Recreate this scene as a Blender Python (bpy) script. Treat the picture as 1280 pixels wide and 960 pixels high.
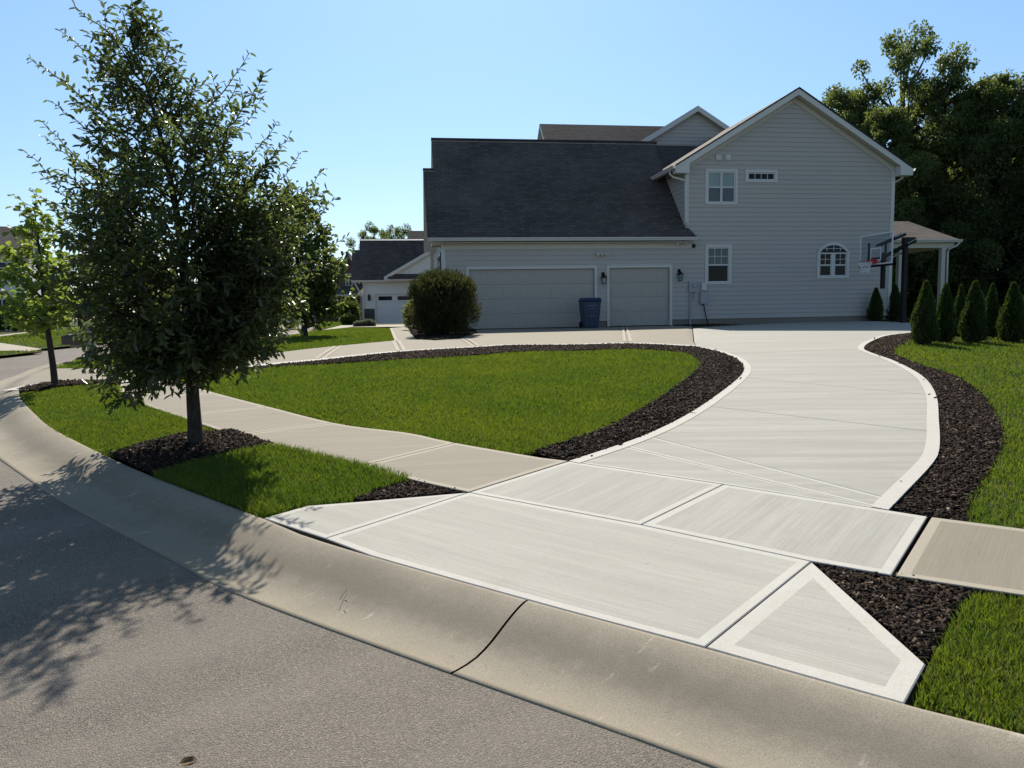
import bpy, math, random
import numpy as np
from mathutils import Vector, Matrix
from mathutils.geometry import delaunay_2d_cdt

for o in list(bpy.data.objects):
    bpy.data.objects.remove(o, do_unlink=True)
SC = bpy.context.scene
COL = SC.collection
R = math.radians
rng = np.random.default_rng(7)
random.seed(7)

# ------------------------------------------------------------------ camera
F, H0, RHO, EYE = 910.0, 90.0, 0.018, 1.6
TH = math.atan(H0 / F)
FWD = np.array([0, math.cos(TH), -math.sin(TH)])
UP = np.array([0, math.sin(TH), math.cos(TH)])
RT = np.array([1.0, 0, 0])
CAM = np.array([0, 0, EYE])
cd = bpy.data.cameras.new('camera')
cam = bpy.data.objects.new('camera', cd)
COL.objects.link(cam)
rc = RT * math.cos(RHO) - UP * math.sin(RHO)
uc = RT * math.sin(RHO) + UP * math.cos(RHO)
bc = -FWD
cam.matrix_world = Matrix(((rc[0], uc[0], bc[0], 0), (rc[1], uc[1], bc[1], 0), (rc[2], uc[2], bc[2], EYE), (0, 0, 0, 1)))
cd.sensor_fit = 'HORIZONTAL'
cd.sensor_width = 36.0
cd.lens = 36.0 * F / 1280.0
cd.clip_start = 0.05
cd.clip_end = 3000
SC.camera = cam

# ------------------------------------------------------------------ light
SUN_EL, SUN_AZ = R(44.0), R(-3.5)       # azimuth from +Y towards +X
world = bpy.data.worlds.new('World')
SC.world = world
world.use_nodes = True
wn = world.node_tree
wn.nodes.clear()
wo = wn.nodes.new('ShaderNodeOutputWorld')
wb = wn.nodes.new('ShaderNodeBackground')
ws = wn.nodes.new('ShaderNodeTexSky')
ws.sky_type = 'NISHITA'
ws.sun_disc = False
ws.sun_elevation = SUN_EL
ws.sun_rotation = SUN_AZ
ws.altitude = 200
ws.air_density = 1.0
ws.dust_density = 0.3
ws.ozone_density = 2.5
wb.inputs['Strength'].default_value = 0.09
# the summer sky is a little more cyan towards the frame top than the model's: a grade by elevation
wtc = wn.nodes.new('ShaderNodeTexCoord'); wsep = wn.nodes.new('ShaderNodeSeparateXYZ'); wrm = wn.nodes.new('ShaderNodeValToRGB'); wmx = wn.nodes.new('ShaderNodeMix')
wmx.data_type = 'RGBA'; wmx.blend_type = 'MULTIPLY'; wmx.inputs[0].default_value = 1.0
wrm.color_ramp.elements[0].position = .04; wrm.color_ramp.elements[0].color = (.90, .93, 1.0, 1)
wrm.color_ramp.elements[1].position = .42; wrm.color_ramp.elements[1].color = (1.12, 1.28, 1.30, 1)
_e = wrm.color_ramp.elements.new(.62); _e.color = (1.20, 1.08, .84, 1)  # unseen overhead sky warmed, added to take blue out of the shadow fill
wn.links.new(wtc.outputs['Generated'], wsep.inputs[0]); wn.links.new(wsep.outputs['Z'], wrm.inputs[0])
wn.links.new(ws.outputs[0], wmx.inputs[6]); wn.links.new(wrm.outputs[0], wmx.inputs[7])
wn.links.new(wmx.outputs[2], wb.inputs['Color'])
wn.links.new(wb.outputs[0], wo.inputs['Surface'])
sl = bpy.data.lights.new('sun', 'SUN')
sl.energy = 4.8
sl.angle = R(0.53)
sl.color = (1.0, 0.915, 0.79)
sun = bpy.data.objects.new('sun', sl)
COL.objects.link(sun)
sdir = Vector((math.sin(SUN_AZ) * math.cos(SUN_EL), math.cos(SUN_AZ) * math.cos(SUN_EL), math.sin(SUN_EL)))
sun.rotation_euler = sdir.to_track_quat('Z', 'Y').to_euler()
SC.view_settings.view_transform = 'Standard'
SC.view_settings.look = 'None'
SC.view_settings.gamma = 1.0
SC.view_settings.use_curve_mapping = False
SC.view_settings.exposure = 0.5
SC.cycles.use_denoising = True
SC.cycles.max_bounces = 8
SC.cycles.transparent_max_bounces = 8

# ------------------------------------------------------------------ site heights
_ty = np.arange(-60, 420, 0.25)
_tz = np.interp(_ty, [-60, 3, 6, 10, 15, 19, 24, 29, 60, 120, 420], [0, 0, .18, .42, .66, .78, .845, .875, .90, 1.0, 1.3])
_k = np.ones(9) / 9
_tz = np.convolve(np.pad(_tz, 4, mode='edge'), _k, mode='valid')
def hz(y):
    return np.interp(y, _ty, _tz)
def ray(px, py):
    dx, dy = px - 640, 480 - py
    a = dx * math.cos(RHO) + dy * math.sin(RHO)
    b = -dx * math.sin(RHO) + dy * math.cos(RHO)
    return RT * a + UP * b + FWD * F
_tt = np.concatenate([np.linspace(.5, 40, 20000), np.linspace(40, 160, 8000)]) / F
def gnd(px, py, off=0.0):
    r = ray(px, py)
    y = r[1] * _tt
    z = EYE + r[2] * _tt - hz(y) - off
    i = int(np.argmax(z < 0))
    if z[i] >= 0:
        i = len(_tt) - 1
    return CAM + r * _tt[i]
def G2(pts, off):
    return [gnd(p[0], p[1], off)[:2] for p in pts]
def at_depth(px, py, y):
    r = ray(px, py)
    return CAM + r * (y / r[1])

# ------------------------------------------------------------------ helpers: objects and meshes
def tag(o, label=None, cat=None, group=None, kind=None):
    if label: o['label'] = label
    if cat: o['category'] = cat
    if group: o['group'] = group
    if kind: o['kind'] = kind
    return o
def empty(name, loc, rz=0.0, label=None, cat=None, group=None):
    o = bpy.data.objects.new(name, None)
    o.empty_display_size = 0.2
    COL.objects.link(o)
    o.location = loc
    o.rotation_euler = (0, 0, rz)
    return tag(o, label, cat, group)
def link(name, me, parent=None):
    o = bpy.data.objects.new(name, me)
    COL.objects.link(o)
    if parent is not None:
        o.parent = parent
    return o
def copy_tree(o, parent=None):
    c = o.copy()
    COL.objects.link(c)
    if parent is not None:
        c.parent = parent
    for ch in list(o.children):
        copy_tree(ch, c)
    return c
def np_mesh(name, V, faces, mats, attrs=None, mat_idx=None, smooth=False):
    """V (n,3); faces: list of (m,k) int arrays."""
    me = bpy.data.meshes.new(name)
    V = np.asarray(V, dtype=np.float32)
    me.vertices.add(len(V))
    me.vertices.foreach_set('co', V.ravel())
    loops = np.concatenate([f.ravel() for f in faces]).astype(np.int32)
    tot = np.concatenate([np.full(len(f), f.shape[1]) for f in faces]).astype(np.int32)
    st = np.concatenate([[0], np.cumsum(tot)[:-1]]).astype(np.int32)
    me.loops.add(len(loops))
    me.loops.foreach_set('vertex_index', loops)
    me.polygons.add(len(tot))
    me.polygons.foreach_set('loop_start', st)
    me.polygons.foreach_set('loop_total', tot)
    if smooth:
        me.polygons.foreach_set('use_smooth', np.ones(len(tot), dtype=bool))
    if mat_idx is not None:
        me.polygons.foreach_set('material_index', np.asarray(mat_idx, dtype=np.int32))
    for k, a in (attrs or {}).items():
        at = me.attributes.new(k, 'FLOAT', 'POINT')
        at.data.foreach_set('value', np.asarray(a, dtype=np.float32))
    me.update(calc_edges=True)
    me.validate()
    for m in (mats if isinstance(mats, (list, tuple)) else [mats]):
        me.materials.append(m)
    return me

class MB:
    def __init__(s):
        s.v, s.f, s.m = [], [], []
    def poly(s, pts, mi=0):
        b = len(s.v)
        s.v += [tuple(p) for p in pts]
        s.f.append(tuple(range(b, b + len(pts))))
        s.m.append(mi)
    def box(s, x0, x1, y0, y1, z0, z1, mi=0):
        b = len(s.v)
        s.v += [(x0, y0, z0), (x1, y0, z0), (x1, y1, z0), (x0, y1, z0), (x0, y0, z1), (x1, y0, z1), (x1, y1, z1), (x0, y1, z1)]
        for q in ((0, 3, 2, 1), (4, 5, 6, 7), (0, 1, 5, 4), (1, 2, 6, 5), (2, 3, 7, 6), (3, 0, 4, 7)):
            s.f.append(tuple(b + i for i in q)); s.m.append(mi)
    def prism(s, pts, ext, mi=0):
        """pts: closed 3D outline; ext: extrusion vector"""
        n = len(pts); b = len(s.v)
        e = np.array(ext)
        s.v += [tuple(p) for p in pts] + [tuple(np.array(p) + e) for p in pts]
        s.f.append(tuple(b + i for i in range(n))); s.m.append(mi)
        s.f.append(tuple(b + n + i for i in reversed(range(n)))); s.m.append(mi)
        for i in range(n):
            j = (i + 1) % n
            s.f.append((b + i, b + n + i, b + n + j, b + j)); s.m.append(mi)
    def tube(s, P, r, n=8, mi=0, cap=True):
        P = [np.array(p, float) for p in P]
        rr = r if isinstance(r, (list, tuple)) else [r] * len(P)
        b = len(s.v)
        for i, p in enumerate(P):
            d = P[min(i + 1, len(P) - 1)] - P[max(i - 1, 0)]
            d = d / (np.linalg.norm(d) + 1e-9)
            a = np.cross(d, [0, 0, 1.0])
            if np.linalg.norm(a) < .05: a = np.cross(d, [0, 1.0, 0])
            a /= np.linalg.norm(a); c = np.cross(d, a)
            for k in range(n):
                t = 2 * math.pi * k / n
                s.v.append(tuple(p + rr[i] * (a * math.cos(t) + c * math.sin(t))))
        for i in range(len(P) - 1):
            for k in range(n):
                k2 = (k + 1) % n
                s.f.append((b + i * n + k, b + i * n + k2, b + (i + 1) * n + k2, b + (i + 1) * n + k)); s.m.append(mi)
        if cap:
            s.f.append(tuple(b + k for k in reversed(range(n)))); s.m.append(mi)
            e = b + (len(P) - 1) * n
            s.f.append(tuple(e + k for k in range(n))); s.m.append(mi)
    def mesh(s, name, mats, smooth=False):
        me = bpy.data.meshes.new(name)
        me.from_pydata(s.v, [], s.f)
        me.polygons.foreach_set('material_index', s.m)
        if smooth:
            me.polygons.foreach_set('use_smooth', [True] * len(s.f))
        for m in (mats if isinstance(mats, (list, tuple)) else [mats]):
            me.materials.append(m)
        me.update()
        return me
    def build(s, name, mats, parent=None, smooth=False, bevel=0):
        o = link(name, s.mesh(name, mats, smooth), parent)
        if bevel:
            b = o.modifiers.new('bevel', 'BEVEL'); b.width = bevel; b.segments = 2; b.limit_method = 'ANGLE'
        return o

# ------------------------------------------------------------------ materials
class NT:
    def __init__(s, name):
        s.mat = bpy.data.materials.new(name)
        s.mat.use_nodes = True
        s.n = s.mat.node_tree.nodes; s.l = s.mat.node_tree.links
        s.n.clear()
        s.out = s.n.new('ShaderNodeOutputMaterial')
    def node(s, t, **kw):
        n = s.n.new(t)
        for k, v in kw.items():
            if k in n.inputs: s.set(n.inputs[k], v)
            else: setattr(n, k, v)
        return n
    def set(s, inp, v):
        if isinstance(v, bpy.types.NodeSocket): s.l.new(v, inp)
        else:
            if isinstance(v, tuple) and len(v) == 3 and inp.type == 'RGBA': v = (*v, 1)
            inp.default_value = v
    def coord(s, scale=(1, 1, 1), rot=(0, 0, 0), kind='Object'):
        tc = s.node('ShaderNodeTexCoord')
        mp = s.node('ShaderNodeMapping')
        s.l.new(tc.outputs[kind], mp.inputs['Vector'])
        mp.vector_type = 'TEXTURE'
        mp.inputs['Scale'].default_value = tuple(1.0 / x for x in scale)
        mp.inputs['Rotation'].default_value = rot
        return mp.outputs[0]
    def noise(s, vec, scale, detail=4, rough=.55):
        n = s.node('ShaderNodeTexNoise')
        s.l.new(vec, n.inputs['Vector'])
        n.inputs['Scale'].default_value = scale; n.inputs['Detail'].default_value = detail; n.inputs['Roughness'].default_value = rough
        return n.outputs['Fac']
    def ramp(s, fac, stops):
        n = s.node('ShaderNodeValToRGB')
        s.l.new(fac, n.inputs['Fac'])
        cr = n.color_ramp
        while len(cr.elements) < len(stops): cr.elements.new(.5)
        for e, (p, c) in zip(cr.elements, stops):
            e.position = p
            e.color = (*c, 1) if isinstance(c, tuple) else (c, c, c, 1)
        return n.outputs['Color']
    def mix(s, fac, a, b, mode='MIX'):
        n = s.node('ShaderNodeMix', data_type='RGBA', blend_type=mode)
        s.set(n.inputs[0], fac); s.set(n.inputs[6], a); s.set(n.inputs[7], b)
        return n.outputs[2]
    def math(s, op, a, b=0.0):
        n = s.node('ShaderNodeMath', operation=op)
        s.set(n.inputs[0], a); s.set(n.inputs[1], b)
        return n.outputs[0]
    def attr(s, name):
        return s.node('ShaderNodeAttribute', attribute_name=name).outputs['Fac']
    def bump(s, height, strength=.3, dist=.01):
        n = s.node('ShaderNodeBump')
        s.set(n.inputs['Height'], height); n.inputs['Strength'].default_value = strength; n.inputs['Distance'].default_value = dist
        return n.outputs[0]
    def pbsdf(s, col, rough=.8, spec=.3, normal=None, metal=0.0, **kw):
        p = s.node('ShaderNodeBsdfPrincipled')
        s.set(p.inputs['Base Color'], col); s.set(p.inputs['Roughness'], rough)
        p.inputs['Specular IOR Level'].default_value = spec; p.inputs['Metallic'].default_value = metal
        for k, v in kw.items(): s.set(p.inputs[k.replace('_', ' ')], v)
        if normal is not None: s.l.new(normal, p.inputs['Normal'])
        return p.outputs[0]
    def finish(s, sh):
        s.l.new(sh, s.out.inputs['Surface'])
        return s.mat

def m_plain(name, col, rough=.6, spec=.4, var=.12, scale=3.0, metal=0.0):
    t = NT(name)
    v = t.coord()
    f = t.noise(v, scale, 5)
    f2 = t.noise(v, scale * 18, 3)
    c = t.mix(f, tuple(x * (1 - var) for x in col), tuple(min(1, x * (1 + var)) for x in col))
    c = t.mix(t.math('MULTIPLY', f2, .25), c, tuple(x * .7 for x in col))
    return t.finish(t.pbsdf(c, rough, spec, t.bump(f2, .08, .003), metal))

def m_concrete(name, col, ang=0.0, streak=.22, broom=True, dirt=.25, wide=.7, warm=(.30, .26, .19)):
    t = NT(name)
    v0 = t.coord()
    c = col
    big = t.noise(v0, .9, 5)
    fine = t.noise(v0, 120, 4, .7)
    mid = t.noise(v0, 9, 5, .6)
    base = t.mix(big, tuple(x * .88 for x in c), tuple(min(1, x * 1.08) for x in c))
    base = t.mix(t.ramp(mid, [(.35, 0.0), (.75, dirt)]), base, tuple(a * .5 + b * .5 for a, b in zip(c, warm)))
    hgt = fine
    if broom:
        va = t.coord((1.0, 45.0, 1.0), (0, 0, ang))     # long strokes along rotated X
        vb = t.coord((.35, 6.0, 1.0), (0, 0, ang))
        s1 = t.noise(va, 1.6, 4, .7)
        s2 = t.noise(vb, 1.3, 4, .6)
        base = t.mix(t.ramp(s1, [(.3, streak), (.62, 0.0)]), base, tuple(x * .62 for x in c))
        base = t.mix(t.ramp(s2, [(.40, streak * wide), (.62, 0.0)]), base, tuple(x * .66 for x in c))
        hgt = t.math('ADD', t.math('MULTIPLY', s1, .9), t.math('MULTIPLY', fine, .4))
    base = t.mix(t.ramp(fine, [(.35, .3), (.58, 0.0)]), base, tuple(x * .5 for x in c))
    st_ = t.noise(t.coord((1, 1, 1), (0, 0, .7)), 2.3, 6, .72)
    base = t.mix(t.ramp(st_, [(.60, 0.0), (.74, .38)]), base, tuple(x * y for x, y in zip(c, (.66, .62, .55))))
    sp_ = t.noise(v0, 26, 2, .5)
    base = t.mix(t.ramp(sp_, [(.74, 0.0), (.77, .55)]), base, tuple(x * .38 for x in c))
    return t.finish(t.pbsdf(base, .85, .3, t.bump(hgt, .5, .004)))

def m_asphalt():
    t = NT('asphalt')
    v = t.coord()
    vo = t.node('ShaderNodeTexVoronoi', feature='F1')
    t.l.new(v, vo.inputs['Vector']); vo.inputs['Scale'].default_value = 150
    vo2 = t.node('ShaderNodeTexVoronoi', feature='F1')
    t.l.new(v, vo2.inputs['Vector']); vo2.inputs['Scale'].default_value = 290
    sep = t.node('ShaderNodeSeparateColor'); t.l.new(vo.outputs['Color'], sep.inputs[0])
    sep2 = t.node('ShaderNodeSeparateColor'); t.l.new(vo2.outputs['Color'], sep2.inputs[0])
    stone = t.ramp(sep.outputs[0], [(0, (.075, .066, .056)), (.4, (.165, .146, .122)), (.8, (.245, .215, .178)), (.96, (.31, .275, .23)), (1, (.46, .41, .35))])
    st2 = t.ramp(sep2.outputs[0], [(0, (.085, .076, .066)), (.6, (.19, .168, .142)), (1, (.33, .29, .24))])
    c = t.mix(.35, stone, st2)
    gap = t.ramp(vo.outputs['Distance'], [(.35, 0.0), (.75, .7)])
    c = t.mix(gap, c, (.055, .049, .043))
    lane = t.noise(t.coord((.25, 1.6, 1), (0, 0, R(32))), .8, 4)
    c = t.mix(t.ramp(lane, [(.42, 0.0), (.62, .3)]), c, (.255, .23, .20))
    big = t.noise(v, .35, 5)
    c = t.mix(t.ramp(big, [(.35, 0.0), (.7, .3)]), c, (.14, .128, .116))
    n2 = t.noise(v, 4, 5, .65)
    c = t.mix(t.ramp(n2, [(.58, 0.0), (.72, .35)]), c, (.085, .078, .07))
    hh = t.math('SUBTRACT', 1.0, vo.outputs['Distance'])
    pit = t.noise(v, 55, 2, .5)
    c = t.mix(t.ramp(pit, [(.70, 0.0), (.76, .6)]), c, (.05, .045, .04))
    return t.finish(t.pbsdf(c, .8, .3, t.bump(hh, .7, .006)))

def m_curb():
    t = NT('kerb_concrete')
    v = t.coord()
    big = t.noise(v, 1.1, 6, .6)
    fine = t.noise(v, 210, 4, .7)
    mid = t.noise(v, 9, 6, .65)
    c = t.ramp(big, [(.25, (.23, .205, .165)), (.5, (.305, .275, .22)), (.8, (.365, .33, .27))])
    pan = t.attr('across')                       # 0 street edge .. 1 back of the kerb
    wn_ = t.math('ADD', pan, t.math('MULTIPLY', t.math('SUBTRACT', mid, .5), .5))
    c = t.mix(t.ramp(wn_, [(.38, 0.0), (.55, .42), (.68, .32), (.86, 0.0)]), c, (.15, .128, .098))
    c = t.mix(t.ramp(wn_, [(.0, .5), (.25, 0.0)]), c, (.34, .29, .21))
    c = t.mix(t.ramp(fine, [(.40, .55), (.57, 0.0)]), c, (.10, .088, .066))
    vs = t.coord((14, 3, 3), (0, 0, R(-50)))
    sc = t.noise(vs, .9, 6, .75)
    crk = t.node('ShaderNodeTexVoronoi', feature='DISTANCE_TO_EDGE'); t.l.new(t.coord((.55, .55, .55)), crk.inputs['Vector']); crk.inputs['Scale'].default_value = 1.0
    spots = t.noise(v, 38, 3, .6)
    c = t.mix(t.ramp(spots, [(.68, 0.0), (.74, .35)]), c, (.10, .085, .065))
    c = t.mix(t.ramp(sc, [(.62, 0.0), (.70, .5)]), c, (.55, .52, .46))
    return t.finish(t.pbsdf(c, .85, .25, t.bump(t.math('ADD', fine, mid), .35, .004)))

def m_leaf(name, ca, cb, trans, tf=.35, rough=.42, spec=.45):
    t = NT(name)
    r_ = t.attr('rnd')
    c = t.mix(r_, ca, cb)
    tr = t.mix(r_, trans, tuple(x * 1.35 for x in trans))
    p = t.pbsdf(c, rough, spec)
    d = t.node('ShaderNodeBsdfTranslucent'); t.set(d.inputs['Color'], tr)
    mx = t.node('ShaderNodeMixShader'); mx.inputs[0].default_value = tf
    t.l.new(p, mx.inputs[1]); t.l.new(d.outputs[0], mx.inputs[2])
    return t.finish(mx.outputs[0])

def m_grass(name, ca, cb, trans, dry):
    t = NT(name)
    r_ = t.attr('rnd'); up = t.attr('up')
    v = t.coord()
    pn = t.noise(v, .8, 5, .65)
    pn2 = t.noise(v, 6.0, 5, .7)
    c = t.mix(r_, ca, cb)
    pf = t.ramp(t.math('ADD', t.math('MULTIPLY', pn, .6), t.math('MULTIPLY', pn2, .4)), [(.42, 0.0), (.62, .95)])
    c = t.mix(pf, c, tuple(x * y for x, y in zip(cb, (1.9, 1.4, 1.1))))
    c = t.mix(t.ramp(r_, [(.90, 0.0), (.95, .8)]), c, dry)
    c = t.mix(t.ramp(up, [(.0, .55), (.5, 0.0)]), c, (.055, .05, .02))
    tr = t.mix(pf, trans, tuple(x * y for x, y in zip(trans, (1.55, 1.25, 1.0))))
    tr = t.mix(t.ramp(r_, [(.93, 0.0), (.97, .7)]), tr, dry)
    p = t.pbsdf(c, .55, .25)
    d = t.node('ShaderNodeBsdfTranslucent'); t.set(d.inputs['Color'], tr)
    mx = t.node('ShaderNodeMixShader'); mx.inputs[0].default_value = .42
    t.l.new(p, mx.inputs[1]); t.l.new(d.outputs[0], mx.inputs[2])
    return t.finish(mx.outputs[0])

def m_ground():
    t = NT('turf_soil')
    v = t.coord()
    a = t.noise(v, .5, 6); b = t.noise(v, 30, 4, .7)
    c = t.mix(a, (.035, .05, .012), (.06, .085, .016))
    c = t.mix(t.ramp(b, [(.4, .5), (.65, 0.0)]), c, (.03, .028, .012))
    return t.finish(t.pbsdf(c, .9, .1, t.bump(b, .8, .02)))

def m_mulch():
    t = NT('mulch_chips')
    r_ = t.attr('rnd')
    c = t.ramp(r_, [(0, (.012, .0085, .007)), (.5, (.032, .022, .0175)), (.80, (.060, .043, .034)), (.93, (.12, .09, .07)), (.99, (.20, .15, .11)), (1, (.34, .28, .22))])
    n = t.noise(t.coord(), 90, 4, .7)
    c = t.mix(t.math('MULTIPLY', n, .5), c, (.010, .007, .005))
    return t.finish(t.pbsdf(c, .9, .08, t.bump(n, .5, .004)))
def m_mulch_base():
    t = NT('mulch_base')
    v = t.coord()
    n = t.noise(v, 45, 5, .75); b = t.noise(v, 3, 4)
    c = t.ramp(n, [(.3, (.006, .0045, .004)), (.55, (.020, .013, .010)), (.75, (.042, .029, .022))])
    return t.finish(t.pbsdf(c, .9, .2, t.bump(n, 1.0, .03)))

def m_shingle():
    t = NT('asphalt_shingles')
    tc = t.node('ShaderNodeTexCoord')
    br = t.node('ShaderNodeTexBrick')
    t.l.new(tc.outputs['UV'], br.inputs['Vector'])
    br.inputs['Scale'].default_value = 1.0
    br.inputs['Brick Width'].default_value = .31; br.inputs['Row Height'].default_value = .145
    br.inputs['Mortar Size'].default_value = .012; br.inputs['Mortar Smooth'].default_value = .3
    br.inputs['Color1'].default_value = (.072, .062, .058, 1); br.inputs['Color2'].default_value = (.132, .110, .102, 1)
    br.inputs['Mortar'].default_value = (.022, .020, .022, 1); br.offset = .37
    br.inputs['Bias'].default_value = -.1
    v = t.coord()
    n = t.noise(v, 60, 4, .7); b = t.noise(v, .5, 4)
    c = t.mix(t.math('MULTIPLY', n, .5), br.outputs['Color'], (.03, .029, .032))
    c = t.mix(t.ramp(b, [(.4, 0.0), (.7, .3)]), c, (.17, .145, .13))
    hh = t.math('ADD', t.math('MULTIPLY', br.outputs['Fac'], -1.0), t.math('MULTIPLY', n, .4))
    return t.finish(t.pbsdf(c, .85, .25, t.bump(hh, .7, .012)))

def m_glass_dark(name='window_glass', col=(.006, .008, .011), spec=.12):
    t = NT(name)
    n = t.noise(t.coord(), .8, 3)
    return t.finish(t.pbsdf(t.mix(n, col, tuple(x * 2.2 for x in col)), .06, spec, t.bump(t.noise(t.coord(), 1.5, 2), .02, .01)))
def m_clear():
    t = NT('clear_acrylic')
    g = t.node('ShaderNodeBsdfGlossy'); g.inputs['Roughness'].default_value = .03
    tr = t.node('ShaderNodeBsdfTransparent'); tr.inputs['Color'].default_value = (.80, .86, .88, 1)
    mx = t.node('ShaderNodeMixShader'); mx.inputs[0].default_value = .08
    t.l.new(tr.outputs[0], mx.inputs[1]); t.l.new(g.outputs[0], mx.inputs[2])
    return t.finish(mx.outputs[0])
def m_brick(name, c1, c2, mort, w=.21, h=.075):
    t = NT(name)
    br = t.node('ShaderNodeTexBrick')
    tc = t.node('ShaderNodeTexCoord')
    t.l.new(tc.outputs['UV'], br.inputs['Vector'])
    br.inputs['Scale'].default_value = 1.0; br.inputs['Brick Width'].default_value = w; br.inputs['Row Height'].default_value = h
    br.inputs['Mortar Size'].default_value = .008
    br.inputs['Color1'].default_value = (*c1, 1); br.inputs['Color2'].default_value = (*c2, 1); br.inputs['Mortar'].default_value = (*mort, 1)
    n = t.noise(t.coord(), 30, 4)
    c = t.mix(t.math('MULTIPLY', n, .4), br.outputs['Color'], tuple(x * .5 for x in c1))
    return t.finish(t.pbsdf(c, .9, .2, t.bump(br.outputs['Fac'], -.5, .008)))
def m_bark(name, col):
    t = NT(name)
    v = t.coord((9, 9, 1.6))
    n = t.noise(v, 5, 6, .7)
    c = t.ramp(n, [(.3, tuple(x * .35 for x in col)), (.55, col), (.8, tuple(x * 1.7 for x in col))])
    return t.finish(t.pbsdf(c, .9, .2, t.bump(n, .9, .02)))

def P_ang(a, b):
    d = gnd(b[0], b[1], .1) - gnd(a[0], a[1], .1)
    return math.atan2(d[1], d[0])
M = {}
CN, CO = (.435, .43, .395), (.29, .265, .215)
_aa = P_ang((406, 673), (881, 808)); _ab = P_ang((1114, 718), (1160, 645))
M['new_a'] = m_concrete('new_broomed_concrete', CN, _aa, .46)
M['new_b'] = m_concrete('new_broomed_crossing', CN, _ab, .6)
M['new_c'] = m_concrete('new_broomed_drive', (.425, .42, .385), R(-2), .5, True, .25, 1.25)
M['new_edge'] = m_concrete('trowelled_concrete_edge', (.52, .51, .475), 0, 0, False, .3)
M['old'] = m_concrete('weathered_sidewalk_concrete', CO, R(8), .42, True, .35)
M['old_edge'] = m_concrete('weathered_sidewalk_edge', (.385, .35, .285), 0, 0, False, .3)
M['old_right'] = m_concrete('weathered_walk_concrete', (.265, .24, .19), _ab, .3, True, .35)
M['slab_side'] = m_plain('shaded_slab_side', (.05, .045, .038), .95, .1, .3, 12)  # slab sides: joint dirt, darkened further to put groove shade into the colour
M['asphalt'] = m_asphalt()
M['kerb'] = m_curb()
M['ground'] = m_ground()
M['mulch'] = m_mulch(); M['mulch_base'] = m_mulch_base()
M['grass'] = m_grass('grass_blades', (.032, .070, .012), (.070, .116, .016), (.142, .232, .018), (.26, .22, .09))
M['shingle'] = m_shingle()
M['siding'] = m_plain('greige_siding', (.425, .395, .37), .6, .3, .05, .8)
M['trim'] = m_plain('white_trim', (.56, .55, .53), .5, .4, .04)
M['soffit'] = m_plain('cream_soffit', (.52, .49, .43), .6, .3, .05)
M['door'] = m_plain('taupe_garage_door', (.395, .36, .32), .55, .35, .05)
M['glass'] = m_glass_dark()
M['glass_blind'] = m_glass_dark('blind_behind_glass', (.15, .19, .19), .25)
M['glass_grey'] = m_glass_dark('screened_glass', (.055, .068, .07), .25)
M['black'] = m_plain('black_metal', (.006, .006, .007), .5, .25)
M['steel'] = m_plain('brushed_steel', (.6, .6, .6), .3, .5, .05, 3, .9)
M['greymetal'] = m_plain('grey_utility_metal', (.33, .34, .36), .5, .4)
M['bin'] = m_plain('blue_bin_plastic', (.016, .036, .078), .45, .4)
M['binmark'] = m_plain('white_moulded_mark', (.12, .155, .21), .5, .3)
M['foundation'] = m_plain('foundation_block', (.20, .175, .15), .9, .2, .2, 8)
M['red'] = m_plain('red_rim_paint', (.55, .03, .04), .4, .4)
M['net'] = m_plain('white_net_cord', (.75, .75, .76), .8, .2)
M['clear'] = m_clear()
M['bark'] = m_bark('oak_bark', (.055, .043, .035)); M['bark2'] = m_bark('grey_bark', (.075, .065, .055))
M['oak'] = m_leaf('oak_leaves', (.028, .041, .018), (.060, .078, .033), (.13, .18, .04), .40, .33, .5)
M['maple'] = m_leaf('maple_leaves', (.065, .10, .022), (.10, .145, .032), (.25, .34, .045), .46, .45, .4)
M['street'] = m_leaf('street_tree_leaves', (.040, .062, .020), (.075, .105, .030), (.17, .23, .04), .40)
M['wood'] = m_leaf('woodland_leaves', (.050, .072, .030), (.105, .134, .050), (.185, .24, .05), .42, .5, .3)
M['arb'] = m_leaf('arborvitae_sprays', (.022, .040, .010), (.050, .080, .018), (.085, .13, .020), .25, .55, .3)
M['shrub'] = m_leaf('feathery_shrub_leaves', (.032, .040, .018), (.060, .066, .030), (.10, .11, .03), .25, .55, .2)
M['yshrub'] = m_leaf('yellow_green_leaves', (.08, .11, .03), (.13, .16, .05), (.25, .30, .06), .38)
M['white_wall'] = m_plain('white_siding', (.62, .63, .63), .6, .3, .05, .8)
M['white_door'] = m_plain('white_garage_door', (.60, .62, .66), .5, .35, .04)
M['slate'] = m_brick('dark_stone_veneer', (.05, .062, .06), (.085, .095, .09), (.07, .075, .07), .4, .16)
M['brick'] = m_brick('red_brown_brick', (.12, .060, .050), (.17, .085, .068), (.22, .19, .17))
M['stone'] = m_brick('pale_cast_stone', (.34, .30, .25), (.42, .37, .31), (.30, .27, .23), .3, .12)
M['brownbox'] = m_plain('brown_mailbox_paint', (.075, .05, .048), .5, .4)
M['carwhite'] = m_plain('white_car_paint', (.72, .73, .74), .25, .5, .02)
M['carglass'] = m_glass_dark('car_glass', (.01, .012, .014))
M['rubber'] = m_plain('tyre_rubber', (.015, .015, .015), .8, .2)
M['redlamp'] = m_plain('red_lamp_plastic', (.35, .01, .01), .3, .5)
M['flower'] = m_plain('grey_green_foliage', (.20, .22, .20), .8, .2)
M['rock'] = m_plain('pale_rock', (.45, .42, .38), .8, .2, .25, 9)

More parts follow.
